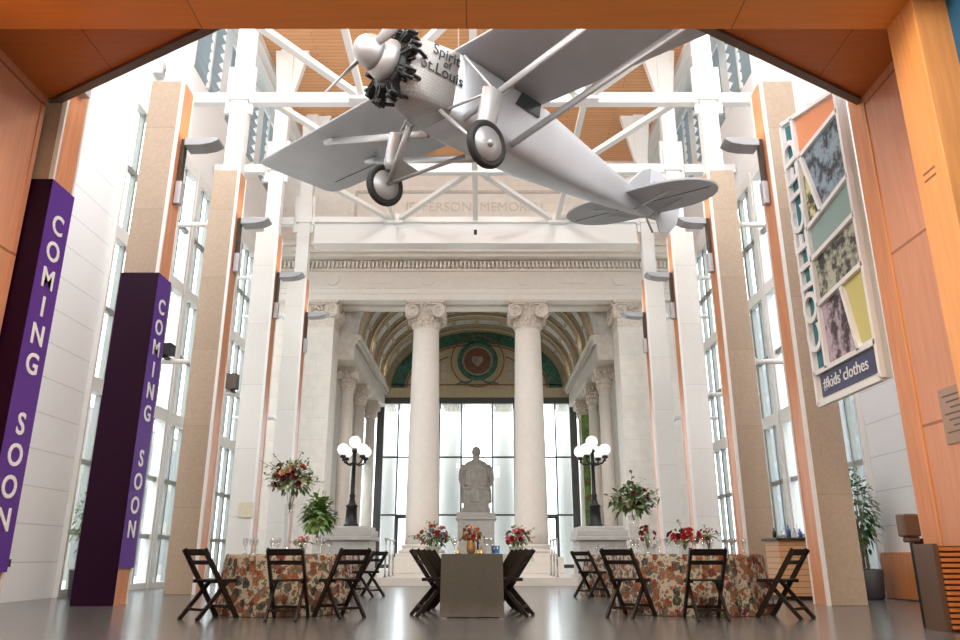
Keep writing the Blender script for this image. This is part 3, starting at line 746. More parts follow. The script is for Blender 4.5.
# pilaster of the portal
pi = sgroup('trim_20', 'honey coloured wood pilaster of the portal beside the blue wall', 'pilaster')
obj('face', MB().box((4.76, 6.58, 0.0), (5.3, 7.08, 6.42)), 'woodpil', pi, .01)
obj('groove', MB().box((4.757, 6.75, 4.48), (4.765, 6.95, 4.5)).box((4.757, 6.75, 4.4), (4.765, 6.95, 4.42)), 'lunline', pi)
struct('wall_lobby_blue', MB().box((5.12, 2.5, 0), (5.3, 6.6, 6.9)), 'bluewall', label='blue painted wall at the right edge of the view', cat='wall')
pj = sgroup('trim_21', 'orange wood pilaster at the left edge of the portal', 'pilaster')
obj('face', MB().box((-5.32, 6.7, 0), (-5.7, 7.08, 6.42)), 'woodpil', pj)
bm_ = struct('trim_22', MB().box((-5.7, 6.2, 6.42), (5.3, 7.08, 7.15)), 'woodbeam', label='broad orange wood beam across the top of the view', cat='beam')
so = sgroup('ceiling_lobby', 'orange wood soffit corners behind the portal beam', 'ceiling')
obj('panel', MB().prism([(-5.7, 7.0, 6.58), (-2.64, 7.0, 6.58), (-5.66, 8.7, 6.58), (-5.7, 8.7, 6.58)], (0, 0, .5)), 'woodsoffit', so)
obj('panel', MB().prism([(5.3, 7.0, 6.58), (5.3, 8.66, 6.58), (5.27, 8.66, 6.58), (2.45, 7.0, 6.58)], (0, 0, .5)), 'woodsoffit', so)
obj('edge_strip', MB().beam((-2.6, 7.02, 6.57), (-5.62, 8.72, 6.57), .11, .08), 'brown', so)
obj('edge_strip', MB().beam((2.42, 7.02, 6.57), (5.27, 8.7, 6.57), .11, .08), 'brown', so)
obj('lid', MB().box((-6.1, -2, 6.9), (6.1, 6.2, 7.1)), 'plaster', so)
struct('wall_lobby_back', MB().box((-6.1, -2.2, 0), (6.1, -2, 7.1)), 'plaster', label='pale wall of the lobby behind the camera', cat='wall')
for s in (-1, 1): struct('wall_lobby_side_'+SIDE[s], MB().box((s*6.1, -2.2, 0), (s*6.3, 2.6, 7.1)), 'plaster', label=f'pale {SIDE[s]} side wall of the lobby', cat='wall')
# lobby down lights
for x, y in ((-3, 3.5), (0, 3.5), (3, 3.5), (-3, 5.4), (0, 5.4), (3, 5.4)):
    l = bpy.data.lights.new('lobby_lamp_light', 'AREA'); l.size = .8; l.energy = 105; l.color = (1, .85, .66)
    lo = bpy.data.objects.new('lobby_lamp_light', l); link(lo); lo.location = (x, y, 6.86)

# plaque on right wall
t = thing('mounted_plaque', 'grey wall plaque with lines of text on the orange right wall', 'plaque', (5.27, 7.93, 2.18))
obj('plate', MB().box((0, -.26, -.3), (-.015, .26, .3)), 'plaque', t)
ln = MB()
for k in range(7): ln.box((-.015, -.2+.05*(k % 2), .2-k*.065), (-.018, .2-.06*(k % 3), .218-k*.065))
obj('lettering', ln, 'brown', t)
# grille cabinet and the small box on a post
t = thing('grille_cabinet', 'low cabinet with horizontal wood slat grille and dark brown side against the right wall', 'cabinet', (4.98, 7.95, 0))
obj('side_panel', MB().box((-.22, 0, 0), (-.17, .36, .84)), 'brown', t)
obj('body', MB().box((-.17, .04, 0), (.26, .36, .82)), 'brown', t)
gs = MB()
for k in range(15): gs.box((-.16, -.01, .03+k*.053), (.27, .04, .062+k*.053))
obj('slat_grille', gs, 'wood', t)
t = thing('dispenser', 'small dark brown box on a black post behind the slat cabinet', 'dispenser', (4.84, 8.46, 0))
obj('post', MB().box((.0, -.05, 0), (.1, .05, .9)), 'iron', t)
obj('housing', MB().box((-.10, -.08, .92), (.08, .08, 1.16)).box((-.07, -.06, .86), (.07, .06, .92)), 'brown', t, .02)

# ------------------------------------------------------------------ the hanging sign on the right
SX = 5.34
t = thing('display_sign', 'tall slanted display sign reading collected with framed old engravings on the right', 'sign', (SX, 9.34, 2.9))
# plane coordinates: u from far (0) to near (1.8); v up from 0
def P(u, v, d=0): return (-d, 1.85-u*1.85/1.8, v)
TOPF, TOPN = 4.85, 4.28       # heights of the far and the near end
def topv(u): return TOPF+(TOPN-TOPF)*u/1.8
def quad(pts, d0, d1): return MB().prism([P(u, v, d0) for u, v in pts], (-(d1-d0), 0, 0))
obj('backing', quad([(0, 0), (1.8, 0), (1.8, TOPN), (0, TOPF)], -.10, 0), 'signframe', t)
panels = [('teal_strip', [(.08, .5), (.36, .5), (.36, topv(.36)-.08), (.08, topv(.08)-.08)], 'teal'),
    ('coral_panel', [(.46, 3.98), (1.7, 3.98), (1.7, topv(1.7)-.06), (.46, topv(.46)-.06)], 'coral'),
    ('engraving', [(.9, 2.82), (1.7, 2.95), (1.7, 3.9), (.5, 4.2), (.56, 4.1)], 'art_blue'),
    ('engraving', [(.46, 2.75), (.84, 2.8), (.5, 3.95), (.46, 3.95)], 'art_yellow'),
    ('mint_panel', [(.46, 2.25), (1.7, 2.35), (1.7, 2.85), (.46, 2.68)], 'mint'),
    ('engraving', [(.46, 1.5), (1.7, 1.62), (1.7, 2.27), (.46, 2.16)], 'art_cream'),
    ('engraving', [(.46, .55), (1.33, .55), (1.12, 1.5), (.46, 1.42)], 'art_pink'),
    ('yellow_panel', [(1.4, .58), (1.7, .58), (1.7, 1.55), (1.2, 1.5)], 'yellow')]
panels[2] = ('engraving', [(.95, 2.82), (1.7, 2.95), (1.7, 3.92), (.56, 3.92)], 'art_blue')
panels[3] = ('engraving', [(.46, 2.75), (.88, 2.8), (.50, 3.92), (.46, 3.92)], 'art_yellow')
for nm, pts, m in panels: obj(nm, quad(pts, .0, .012), m, t)
obj('navy_panel', quad([(.1, .1), (1.68, .1), (1.68, .44), (.1, .44)], 0, .02), 'navy', t)
fr = MB()
def bar(a, b, w=.07): fr.beam(P(*a, .03), P(*b, .03), w, .07, up=(1, 0, 0))
for a, b in (((0, 0), (1.8, 0)), ((1.8, 0), (1.8, TOPN)), ((1.8, TOPN), (0, TOPF)), ((0, TOPF), (0, 0)), ((0, .48), (1.8, .48)), ((.41, .48), (.41, topv(.41))),
             ((.41, 3.95), (1.8, 3.95)), ((.41, 2.72), (1.8, 2.9)), ((.41, 2.2), (1.8, 2.31)), ((.41, 1.46), (1.8, 1.58)), ((1.37, .48), (1.15, 1.5)), ((.92, 2.78), (.52, 3.95))): bar(a, b)
obj('frame', fr, 'signframe', t)
text('lettering', 'COLLECTED', .66, (0, 0, 1), (0, 1, 0), P(.215, 2.6, .05), 'signframe', t, .02, .008)
text('lettering', "#kids'", .25, (0, -1, 0), (0, 0, 1), P(.76, .27, .025), 'letterwhite', t, .004, 0, 'RIGHT')
text('lettering', 'clothes', .25, (0, -1, 0), (0, 0, 1), P(.80, .27, .025), 'letterwhite', t, .004, 0, 'LEFT')

# small yellow notice and devices
t = tag(obj('notice', MB().box((-5.78, 18.86, 1.62), (-5.44, 18.9, 1.98)), 'cream'), 'small pale yellow notice on the fourth pillar of the left row', 'notice')
def spk(loc, lab, m, sz=(.14, .12, .2)):
    t = thing('mounted_loudspeaker', lab, 'speaker', loc)
    obj('case', MB().box((-sz[0], -sz[1], 0), (sz[0], sz[1], sz[2]*2)), m, t, .01)
    obj('bracket', MB().box((-.04, 0, -.06), (.04, .3, 0)), 'iron', t)
spk((-6.27, 18.95, 4.83), 'grey loudspeaker box mounted between the third and fourth left pillars', 'darkmetal')
spk((-6.62, 15.5, 4.83), 'black floodlight box on a strut just behind the second left pillar', 'iron', (.17, .14, .12))
t = thing('wall_mounted_camera', 'small white camera box high on the upper left white wall', 'camera', (-7.5, 15.05, 11.5))
obj('case', MB().box((0, -.15, 0), (.22, .15, .3)), 'boxgrey', t)
obj('lens', MB().lathe([(.07, .0), (.07, .03)], (.235, 0, .13), 12, axis='x'), 'iron', t)
obj('wall_switch', MB().box((-7.5, 12.62, .55), (-7.46, 12.74, .67)), 'iron'); tag(bpy.data.objects['wall_switch'], 'black square socket low on the white left wall', 'socket')

# ------------------------------------------------------------------ chairs
def make_chair():
    t = thing('folding_chair', 'chair', 'chair')
    W = .205
    s = MB()
    for k in range(5):
        y = -.15+k*.075; s.box((-W+.02, y, .435), (W-.02, y+.062, .452))
    s.box((-W+.02, -.15, .41), (-W+.04, .22, .436)).box((W-.04, -.15, .41), (W-.02, .22, .436))
    obj('seat', s, 'chair', t)
    for q in (-1, 1):
        obj('long_leg', MB().beam((q*W, -.30, .80), (q*W, .25, 0), .030, .055, up=(0, 1, 0)), 'chair', t)
        obj('rear_leg', MB().beam((q*(W-.03), .10, .44), (q*(W-.03), -.29, 0), .028, .046, up=(0, 1, 0)), 'chair', t)
    def onleg(z): return -.30+(.80-z)*.55/.80
    for z0, z1 in ((.725, .80), (.62, .67)):
        y0, y1 = onleg(z0), onleg(z1)
        obj('back_rail', MB().prism([(-W, y0-.018, z0), (-W, y0+.006, z0), (-W, y1+.006, z1), (-W, y1-.018, z1)], (2*W, 0, 0)), 'chair', t)
    y = onleg(.13); obj('stretcher', MB().box((-W, y-.012, .115), (W, y+.012, .15)), 'chair', t)
    obj('stretcher', MB().box((-W+.03, -.22, .1), (W-.03, -.19, .13)), 'chair', t)
    return t
chair0 = make_chair(); used = [False]
def chair(x, y, face, lab, group=None, table=None):
    """face: direction the sitter looks, degrees from +Y towards +X"""
    if table:      # slide the chair back until its front feet clear the cloth
        fx, fy = math.sin(R(face)), math.cos(R(face)); (tx, ty), tr = table
        def near(): return min(math.hypot(x+fx*.28+q*fy*.22-tx, y+fy*.28-q*fx*.22-ty) for q in (-1, -.5, 0, .5, 1))
        for _ in range(60):
            if near() >= tr+.145: break
            x -= fx*.01; y -= fy*.01
    if not used[0]:
        used[0] = True; c = chair0; c.location = (x, y, 0); c.rotation_euler = (0, 0, -R(face)); c['label'] = lab
        if group: c['group'] = group
    else: c = dup(chair0, (x, y, 0), -R(face), lab, group)
    return c

# ------------------------------------------------------------------ tables
def round_table(x, y, r, lab, clab):
    t = thing('round_table', lab, 'table', (x, y, 0))
    obj('tabletop', MB().lathe([(r-.03, .70), (r-.03, .73)], n=40), 'tabletop', t)
    for k in range(4):
        a = PI/4+k*PI/2; obj('leg', MB().tube([(math.cos(a)*.3, math.sin(a)*.3, 0), (math.cos(a)*.3, math.sin(a)*.3, .70)], .02, 8), 'iron', t)
    def rm(rr, z, a): return rr+(.035*math.sin(a*17)+.02*math.sin(a*29+1))*max(0, (.73-z)/.73)**.8 if rr > r*.9 else rr
    prof = [(.02, .745), (r*.6, .745), (r, .745), (r+.012, .735), (r+.02, .69)]
    for k in range(1, 9): prof.append((r+.02+.06*k/8, .69-.685*k/8))
    mb = MB(); n = 120; vs = []
    for rr, z in prof:
        for j in range(n):
            a = 2*PI*j/n; q = rm(rr, z, a); vs.append((q*math.cos(a), q*math.sin(a), z))
    mb.add(vs, [(i*n+j, i*n+(j+1) % n, (i+1)*n+(j+1) % n, (i+1)*n+j) for i in range(len(prof)-1) for j in range(n)], True)
    mb.add(vs[:n], [tuple(range(n))])
    c = obj('tablecloth', mb, 'floral', loc=(x, y, 0)); tag(c, clab, 'tablecloth')
    return t
TL, TR, BL, BR = (-2.48, 10.68), (3.05, 10.95), (-3.05, 15.45), (3.05, 15.55)
round_table(*TL, .78, 'round table beneath the rust floral cloth on the left, front row', 'rust and brown floral cloth on the left front round table')
round_table(*TR, .98, 'large round table beneath the rust floral cloth on the right, front row', 'rust and brown floral cloth on the right front round table')
round_table(*BL, .8, 'round table in the back row, behind the left front table', 'floral cloth on the back row table behind the left front table')
round_table(*BR, .8, 'round table in the back row, behind the right front table', 'floral cloth on the back row table behind the right front table')

def rect_table(x0, x1, y0, y1, m, lab, clab, drop=.735):
    cx, cy = (x0+x1)/2, (y0+y1)/2
    t = thing('trestle_table', lab, 'table', (cx, cy, 0)); hx, hy = (x1-x0)/2, (y1-y0)/2
    obj('tabletop', MB().box((-hx+.02, -hy+.02, .70), (hx-.02, hy-.02, .735)), 'tabletop', t)
    for a in (-1, 1):
        for b in (-1, 1): obj('leg', MB().tube([(a*.10, b*(hy-.15), 0), (a*.06, b*(hy-.15), .7)], .018, 8), 'iron', t)
    mb = MB(); hx += .005; hy += .005
    mb.add([(-hx, -hy, .745), (hx, -hy, .745), (hx, hy, .745), (-hx, hy, .745)], [(0, 1, 2, 3)])
    for sgn in (-1, 1):      # end drops to the floor with soft folds
        n = 24; k = 8; vs = []
        for i in range(k+1):
            z = .745-drop*i/k
            for j in range(n+1):
                q = j/n; u = -hx+2*hx*q
                vs.append((u*(1+.03*i/k), sgn*(hy+.012+(.02*math.sin(q*15)+.02+.05*(i/k > .9))*i/k), z))
        mb.add(vs, [(i*(n+1)+j, i*(n+1)+j+1, (i+1)*(n+1)+j+1, (i+1)*(n+1)+j) for i in range(k) for j in range(n)], True)
        mb.add([(sgn*hx, -hy, .745), (sgn*hx, hy, .745), (sgn*(hx+.006), hy, .62), (sgn*(hx+.006), -hy, .62)], [(0, 1, 2, 3)])
    c = obj('tablecloth', mb, m, loc=(cx, cy, 0)); tag(c, clab, 'tablecloth')
rect_table(-.33, .43, 9.85, 12.2, 'taupe', 'long narrow banquet table down the middle of the hall', 'taupe linen cloth falling to the floor at the middle table')
rect_table(-.88, .98, 12.45, 13.2, 'sage', 'cross table at the far end of the long middle table', 'pale sage cloth on the cross table behind the middle table', .12)

chair(-3.00, 9.80, 36, 'dark folding chair at the outer side of the left floral table, nearest the plum banner', table=(TL, .78))
chair(-2.14, 9.58, 0, 'dark folding chair with its back to the camera at the left front floral table', table=(TL, .78))
chair(-1.68, 9.96, -44, 'dark folding chair at the inner side of the left front floral table', table=(TL, .78))
chair(-1.98, 14.85, -62, 'dark folding chair at the inner side of the left back table', table=(BL, .8))
chair(2.02, 9.92, 40, 'dark folding chair at the inner side of the right front floral table', table=(TR, .98))
chair(2.85, 9.60, 0, 'dark folding chair with its back to the camera at the right front floral table', table=(TR, .98))
chair(3.66, 10.0, -44, 'dark folding chair at the outer side of the right front floral table', table=(TR, .98))
chair(2.36, 14.75, 50, 'dark folding chair at the inner side of the right back table', table=(BR, .8))
rw_ = ['first', 'second', 'third', 'fourth']
for k in range(4):
    y = 10.12+k*.54
    chair(.05-.46+k*.035, y, 74, f'dark folding chair left of the long middle table, {rw_[k]} from its near end', 'chairs along the middle table')
    chair(.05+.46-k*.035, y, -74, f'dark folding chair right of the long middle table, {rw_[k]} from its near end', 'chairs along the middle table')

# ------------------------------------------------------------------ flowers
def blossom_mesh():
    mb = MB()
    for lay, (n, r, tilt) in enumerate(((7, 1., .25), (6, .75, .7), (4, .45, 1.1))):
        for k in range(n):
            a = 2*PI*(k+.5*lay)/n; b = len(mb.v)
            mb.add([(0, 0, 0), (.35*r, -.28*r, .05), (.8*r, -.34*r, .16), (1.05*r, 0, .2), (.8*r, .34*r, .16), (.35*r, .28*r, .05), (.55*r, 0, -.02)],
                   [(0, 1, 6), (1, 2, 6), (2, 3, 6), (3, 4, 6), (4, 5, 6), (5, 0, 6)], True)
            mb.xf(Matrix.Rotation(a, 4, 'Z') @ Matrix.Rotation(-tilt, 4, 'Y'), b)
    mb.ball((0, 0, .15), .2, 7, 5)
    return mb
BLM = {}
def bloss(m):
    if m not in BLM:
        me = blossom_mesh().mesh('blossom'); me.materials.append(M[m]); BLM[m] = me
    return BLM[m]
def leaf(mb, p, d, ln, wd, droop=.3):
    d = Vector(d).normalized(); u = Vector((0, 0, 1))
    if abs(d.z) > .95: u = Vector((1, 0, 0))
    x = d.cross(u).normalized()*wd; p = Vector(p); g = Vector((0, 0, -droop*ln))
    mb.add([p, p+d*ln*.4-x+g*.1, p+d*ln*.4+x+g*.1, p+d*ln*.75-x*.7+g*.45, p+d*ln*.75+x*.7+g*.45, p+d*ln+g], [(0, 1, 2), (1, 3, 4, 2), (3, 5, 4)], True)
def rdir(up=.0):
    a = random.uniform(0, 2*PI); z = random.uniform(-1+up, 1); r = math.sqrt(max(0, 1-z*z)); return Vector((r*math.cos(a), r*math.sin(a), z))
def arrangement(name, lab, cat, loc, vase, c, rad, nleaf, flowers, sprays=6, lm='green', lsize=.10, bs=.05):
    """vase: (profile, material); c: height of the middle of the bunch; rad: (rx, rz)"""
    t = thing(name, lab, cat, loc)
    vp, vm = vase
    obj('vase', MB().lathe(vp, n=20), vm, t)
    f = MB(); ctr = Vector((0, 0, c)); vtop = vp[-1][1]
    for k in range(9):
        d = rdir(.6); f.tube([(0, 0, max(.05, vtop-.12)), ctr+Vector((d.x*rad[0]*.4, d.y*rad[0]*.4, d.z*rad[1]*.4))], .004, 5)
    for k in range(nleaf):
        d = rdir(.35); q = random.uniform(.25, 1)
        leaf(f, ctr+Vector((d.x*rad[0]*q, d.y*rad[0]*q, d.z*rad[1]*q)), d+rdir()*.5, lsize*random.uniform(.7, 1.4), lsize*.28)
    obj('foliage', f, lm, t)
    if sprays:
        g = MB()
        for k in range(sprays):
            d = rdir(.75); d.z = abs(d.z)*.9-.05; d.normalize(); L = rad[0]*random.uniform(1.2, 1.65); pts = [ctr+d*L*i/5+Vector((0, 0, -.05*(i/5)**2)) for i in range(6)]
            g.tube(pts, .004, 5)
            for p in pts[2:]:
                for s in (-1, 1): leaf(g, p, d*.4+rdir()*.8, lsize*.7, lsize*.22)
        obj('spray', g, 'green2', t)
    for m, n, sc in flowers:
        for k in range(n):
            d = rdir(.55)
            if random.random() < .7: d.y = -abs(d.y)
            o = bpy.data.objects.new('blossom', bloss(m)); link(o, t)
            q = random.uniform(.75, 1.05); o.location = ctr+Vector((d.x*rad[0]*q, d.y*rad[0]*q, d.z*rad[1]*q*.9))
            o.rotation_euler = d.to_track_quat('Z', 'Y').to_euler(); o.scale = (bs*sc,)*3
    return t
def V(r0, r1, h): return [(r0*.6, 0), (r0, .01), (r0*.95, h*.3), (r1*.8, h*.7), (r1, h)]
TT = .747
arrangement('tall_flower_arrangement', 'tall bouquet of burgundy and peach flowers on the left front table', 'flowers', (TL[0]+.0, TL[1]-.05, TT), (V(.05, .07, .66), 'clear'), 1.0, (.30, .28), 380,
            [('burgundy', 12, 1), ('red', 4, 1), ('peach', 6, 1.1), ('cream', 5, 1), ('blue', 4, .6)], 24, 'green2', .085)
arrangement('tall_flower_arrangement', 'tall green bouquet with dark red flowers in a clear vase on the right back table', 'flowers', (BR[0]+.16, BR[1]-.2, TT), (V(.08, .12, .75), 'clear'), 1.02, (.40, .30), 240,
            [('burgundy', 8, 1.3), ('cream', 4, 1.2)], 12, 'green2', .17)
arrangement('leafy_arrangement', 'bushy green leaf arrangement on the left back table', 'plant', (BL[0]+.0, BL[1]-.2, TT), (V(.08, .10, .35), 'clear'), .75, (.24, .42), 420, [], 12, 'bright', .17)
arrangement('low_flower_arrangement', 'low pink and red flowers on the left front table beside the tall bouquet', 'flowers', (TL[0]+.26, TL[1]-.25, TT), (V(.05, .06, .10), 'clear'), .15, (.13, .07), 40, [('pink', 6, .8), ('red', 2, .9)], 4, 'green2', .06, .04)
arrangement('low_flower_arrangement', 'bright red flowers in the middle of the right front table', 'flowers', (TR[0]-.12, TR[1]-.35, TT), (V(.06, .08, .12), 'clear'), .20, (.23, .13), 80, [('red', 10, 1.2), ('burgundy', 7, 1), ('pink', 2, .9)], 4, 'green2', .07, .05)
arrangement('low_flower_arrangement', 'upright burgundy flowers left of the red ones on the right front table', 'flowers', (TR[0]-.58, TR[1]-.15, TT), (V(.035, .04, .16), 'clear'), .26, (.10, .13), 30, [('burgundy', 8, .9), ('red', 3, .8)], 4, 'green2', .05, .045)
arrangement('low_flower_arrangement', 'wispy dark red flowers right of the red ones on the right front table', 'flowers', (TR[0]+.30, TR[1]-.05, TT), (V(.04, .05, .14), 'clear'), .24, (.14, .11), 40, [('burgundy', 6, .8), ('pink', 3, .6)], 6, 'stem', .05, .04)
arrangement('bowl_arrangement', 'red and blue flowers on the cross table, left of the gold vase', 'flowers', (-.62, 12.75, TT), (V(.10, .14, .12), 'sage'), .28, (.25, .19), 100, [('red', 8, 1), ('pink', 6, 1), ('orange', 6, .9), ('blue', 6, .8)], 8, 'green', .09)
arrangement('bowl_arrangement', 'red and pink flowers on the cross table, right of the gold vase', 'flowers', (.74, 12.75, TT), (V(.10, .14, .12), 'sage'), .25, (.22, .17), 110, [('red', 8, 1), ('pink', 6, 1.1), ('burgundy', 4, .9)], 7, 'green2', .09)
arrangement('vase_arrangement', 'orange flowers in a gold vase at the end of the middle table', 'flowers', (.03, 10.3, TT), ([(.035, 0), (.05, .02), (.065, .08), (.05, .14), (.055, .17)], 'gold'), .24, (.12, .12), 50, [('orange', 9, .9), ('peach', 4, .9), ('red', 3, .8)], 5, 'stem', .06, .045)

# glasses and candles
def wine_glass():
    mb = MB().lathe([(.035, 0), (.035, .004), (.006, .012), (.005, .09), (.02, .105), (.036, .14), (.037, .17), (.031, .20)], n=14)
    o = obj('wine_glass', mb, 'clear'); return o
wg = wine_glass(); first = [True]
def glass(x, y, lab, grp):
    if first[0]: o = wg; first[0] = False
    else: o = wg.copy(); COL.objects.link(o)
    o.location = (x, y, TT); tag(o, lab, 'glass', grp)
for (cx, cy), r, lab, grp in ((TL, .78, 'clear wine glass among the place settings on the left front table', 'glasses on the left front table'),
                            (TR, .98, 'clear wine glass among the place settings on the right front table', 'glasses on the right front table'),
                            (BR, .8, 'clear wine glass on the right back table', 'glasses on the right back table')):
    for k in range(10):
        a = 2*PI*k/10+.2
        for q in (0, .14): glass(cx+(r-.22)*math.cos(a+q), cy+(r-.22)*math.sin(a+q), lab, grp)
for k, (x, y) in enumerate(((-.18, 10.15), (.30, 10.45), (.24, 10.8), (-.2, 10.9))): glass(x, y-.02, 'clear wine glass on the long middle table', 'glasses on the middle table')
for x, y, h, lab in ((.17, 10.32, .19, 'tall pale taper candle just right of the gold vase'), (.12, 10.55, .25, 'tall burgundy taper candle behind the gold vase'), (-.14, 10.2, .11, 'short pale candle left of the gold vase')):
    t = thing('candle', lab, 'candle', (x, y, TT))
    obj('holder', MB().lathe([(.035, 0), (.035, .01), (.014, .03), (.018, .05)], n=14), 'gold', t)
    obj('wax', MB().lathe([(.012, .05), (.010, .05+h)], n=10), 'burgundy' if 'burgundy' in lab else 'wax', t)
    obj('wick', MB().tube([(0, 0, .05+h), (0, 0, .065+h)], .002, 5), 'iron', t)
for x, y, lab in ((.33, 10.12, 'pale blue glass tumbler at the right corner of the middle table'), (.38, 10.3, 'pale blue glass tumbler farther along the right edge of the middle table')):
    tag(obj('tumbler', MB().lathe([(.028, 0), (.032, .10), (.029, .10), (.026, .01)], n=16), glassy('blue_glass', (.55, .72, .85), .12), loc=(x, y, TT)), lab, 'glass')

# ------------------------------------------------------------------ bar and planters
t = thing('bar_counter', 'slatted pale wood bar counter between the second and third right pillars', 'bar', (6.35, 14.0, 0))
obj('slatted_front', MB().box((-.95, -.3, .06), (-.1, .35, .98)), 'slat', t)
obj('plinth', MB().box((-.93, -.28, 0), (-.12, .33, .06)), 'iron', t)
obj('worktop', MB().box((-1.0, -.36, .98), (-.05, .4, 1.03)), 'darkmetal', t, .01)
obj('notice_sheet', MB().box((-.42, -.305, .56), (-.24, -.30, .86)), 'boxgrey', t)
for k in range(9):
    x = 5.45+k*.095; y = 13.85+random.uniform(-.1, .2); h = random.uniform(.16, .3)
    m = ['bottledark', 'clear', 'bottleblue', 'clear', 'clear', 'bottleblue', 'clear', 'boxgrey', 'clear'][k]
    lab = {'bottledark': 'dark bottle', 'clear': 'clear glass bottle', 'bottleblue': 'blue bottle', 'boxgrey': 'pale grey canister'}[m]
    tag(obj('bottle', MB().lathe([(.035, 0), (.037, h*.6), (.014, h*.75), (.014, h)], n=12), m, loc=(x, y, 1.03)), f'{lab} standing on the slatted bar counter', 'bottle', 'bottles on the bar counter, '+lab)
def ficus(x, y, h, lab, pot, lm, spread, n):
    t = thing('potted_tree', lab, 'plant', (x, y, 0))
    obj('planter', MB().lathe([(.20, 0), (.23, .02), (.27, .48), (.25, .5), (.24, .46)], n=24), pot, t)
    obj('soil', MB().lathe([(.24, .44), (.0, .45)], n=20), 'soil', t)
    tr = MB()
    for k in range(4):
        a = k*1.6; tr.tube([(math.cos(a)*.05, math.sin(a)*.05, .44), (math.cos(a)*.04, math.sin(a)*.03, h*.5), (math.cos(a+1)*.16, math.sin(a+1)*.16, h*.8)], [.02, .016, .008], 7)
    obj('trunk', tr, 'bark', t)
    f = MB()
    for k in range(n):
        d = rdir(); q = random.uniform(.3, 1)**.6
        leaf(f, (d.x*spread*q, d.y*spread*q, h*.66+d.z*h*.32*q), d+rdir()*.6, random.uniform(.09, .16), .03, .5)
    obj('foliage', f, lm, t)
ficus(7.0, 13.95, 2.3, 'leafy potted ficus in a dark grey planter against the right glazing', 'potgrey', 'green', .30, 480)
ficus(-7.12, 14.5, 2.15, 'bright green potted tree between the white left wall and the plum banner', 'potgrey', 'bright', .30, 300)

# ------------------------------------------------------------------ the hanging monoplane (model axes: x aft, y starboard, z up; metres)
pa = thing('monoplane', 'silver single engine monoplane hanging nose first under the roof', 'aeroplane')
Rz, Ry, Rx = Matrix.Rotation(R(42.41), 4, 'Z'), Matrix.Rotation(R(3.05), 4, 'Y'), Matrix.Rotation(R(7.58), 4, 'X')
PM = Matrix.Translation((-1.791, 9.762, 8.332)) @ Rz @ Ry @ Rx
pa.matrix_world = PM
LE, ZW, CH = 1.67, .64, 2.13
def sq(x, hw, z0, z1, p=4., n=32):
    """super-ellipse section at station x"""
    cz, hz = (z0+z1)/2, (z1-z0)/2; out = []
    for k in range(n):
        a = 2*PI*k/n; c, s = math.cos(a), math.sin(a)
        out.append((x, hw*math.copysign(abs(c)**(2/p), c), cz+hz*math.copysign(abs(s)**(2/p), s)))
    return out
obj('fuselage', MB().loft([sq(1.66, .49, -.64, .60, 6), sq(2.2, .5, -.66, .62, 6), sq(3.9, .47, -.62, .60, 5), sq(5.2, .33, -.48, .47, 5), sq(6.6, .18, -.30, .32, 5), sq(7.7, .06, -.14, .20, 4), sq(7.95, .03, -.1, .17, 4)]), 'silver', pa)
obj('nose_ring', MB().loft([sq(.36, .27, -.27, .27, 2), sq(.5, .33, -.33, .33, 2), sq(.68, .37, -.38, .37, 2)]), 'strut', pa)
obj('nose_cowl', MB().loft([sq(.685, .37, -.38, .37, 2), sq(.8, .42, -.46, .45, 3), sq(1.0, .455, -.55, .52, 4.5), sq(1.67, .495, -.645, .605, 6)]), 'turned', pa)
pr = obj('propeller', MB().lathe([(.28, 0), (.27, -.08), (.245, -.17), (.20, -.26), (.13, -.325), (.06, -.36), (.0, -.37)], (.37, 0, 0), 28, axis='x'), 'strut', pa)
PA = R(-13)
for k in (0, 1):
    a = PA+k*PI; dy, dz = math.cos(a), math.sin(a)
    bl = []
    for q, w_, th, tw in ((.15, .05, .04, .9), (.5, .10, .03, .7), (.9, .11, .02, .45), (1.2, .08, .014, .35), (1.33, .02, .008, .3)):
        t1 = Vector((0, -dz, dy))
        cdir = Vector((math.sin(tw), 0, 0))+t1*math.cos(tw); ndir = Vector((math.cos(tw), 0, 0))-t1*math.sin(tw)
        c0 = Vector((.26, dy*q, dz*q))
        bl.append([tuple(c0+cdir*w_*math.cos(2*PI*j/10)+ndir*th*math.sin(2*PI*j/10)) for j in range(10)])
    obj('blade', MB().loft(bl), 'strut', pr)
EX = .72
en = obj('engine', MB().lathe([(.40, -.06), (.44, .0), (.42, .14)], (EX-.04, 0, -.05), 24, axis='x'), 'engine', pa)
for k in range(9):
    a = PI/2+2*PI*k/9; d = Vector((0, math.cos(a), math.sin(a))); c0 = Vector((EX, 0, -.05))
    mb = MB(); pts = []; rr = []
    for j in range(13):
        pts.append(c0+d*(.33+.019*j)); rr.append(.105 if j % 2 else .082)
    mb.tube(pts, rr, 10, smooth=False)
    mb.tube([c0+d*.56, c0+d*.63], [.10, .07], 10)
    tn = Vector((1, 0, 0)).cross(d)
    for s in (-1, 1):
        mb.tube([c0+d*.36+Vector((-.10, 0, 0))+tn*.045*s, c0+d*.63+Vector((-.07, 0, 0))+tn*.06*s], .016, 6)
        mb.tube([c0+d*.62+tn*.06*s+Vector((-.10, 0, 0)), c0+d*.65+tn*.06*s+Vector((.08, 0, 0))], .035, 8)
    mb.tube([c0+d*.58+Vector((.04, 0, 0)), c0+d*.58+Vector((.14, 0, 0)), c0+d*.54+Vector((.26, 0, 0))], .033, 8)
    mb.tube([c0+d*.40+tn*.12, c0+d*.55+tn*.13+Vector((.05, 0, 0))], .03, 6)
    obj('cylinder', mb, 'engine', en)
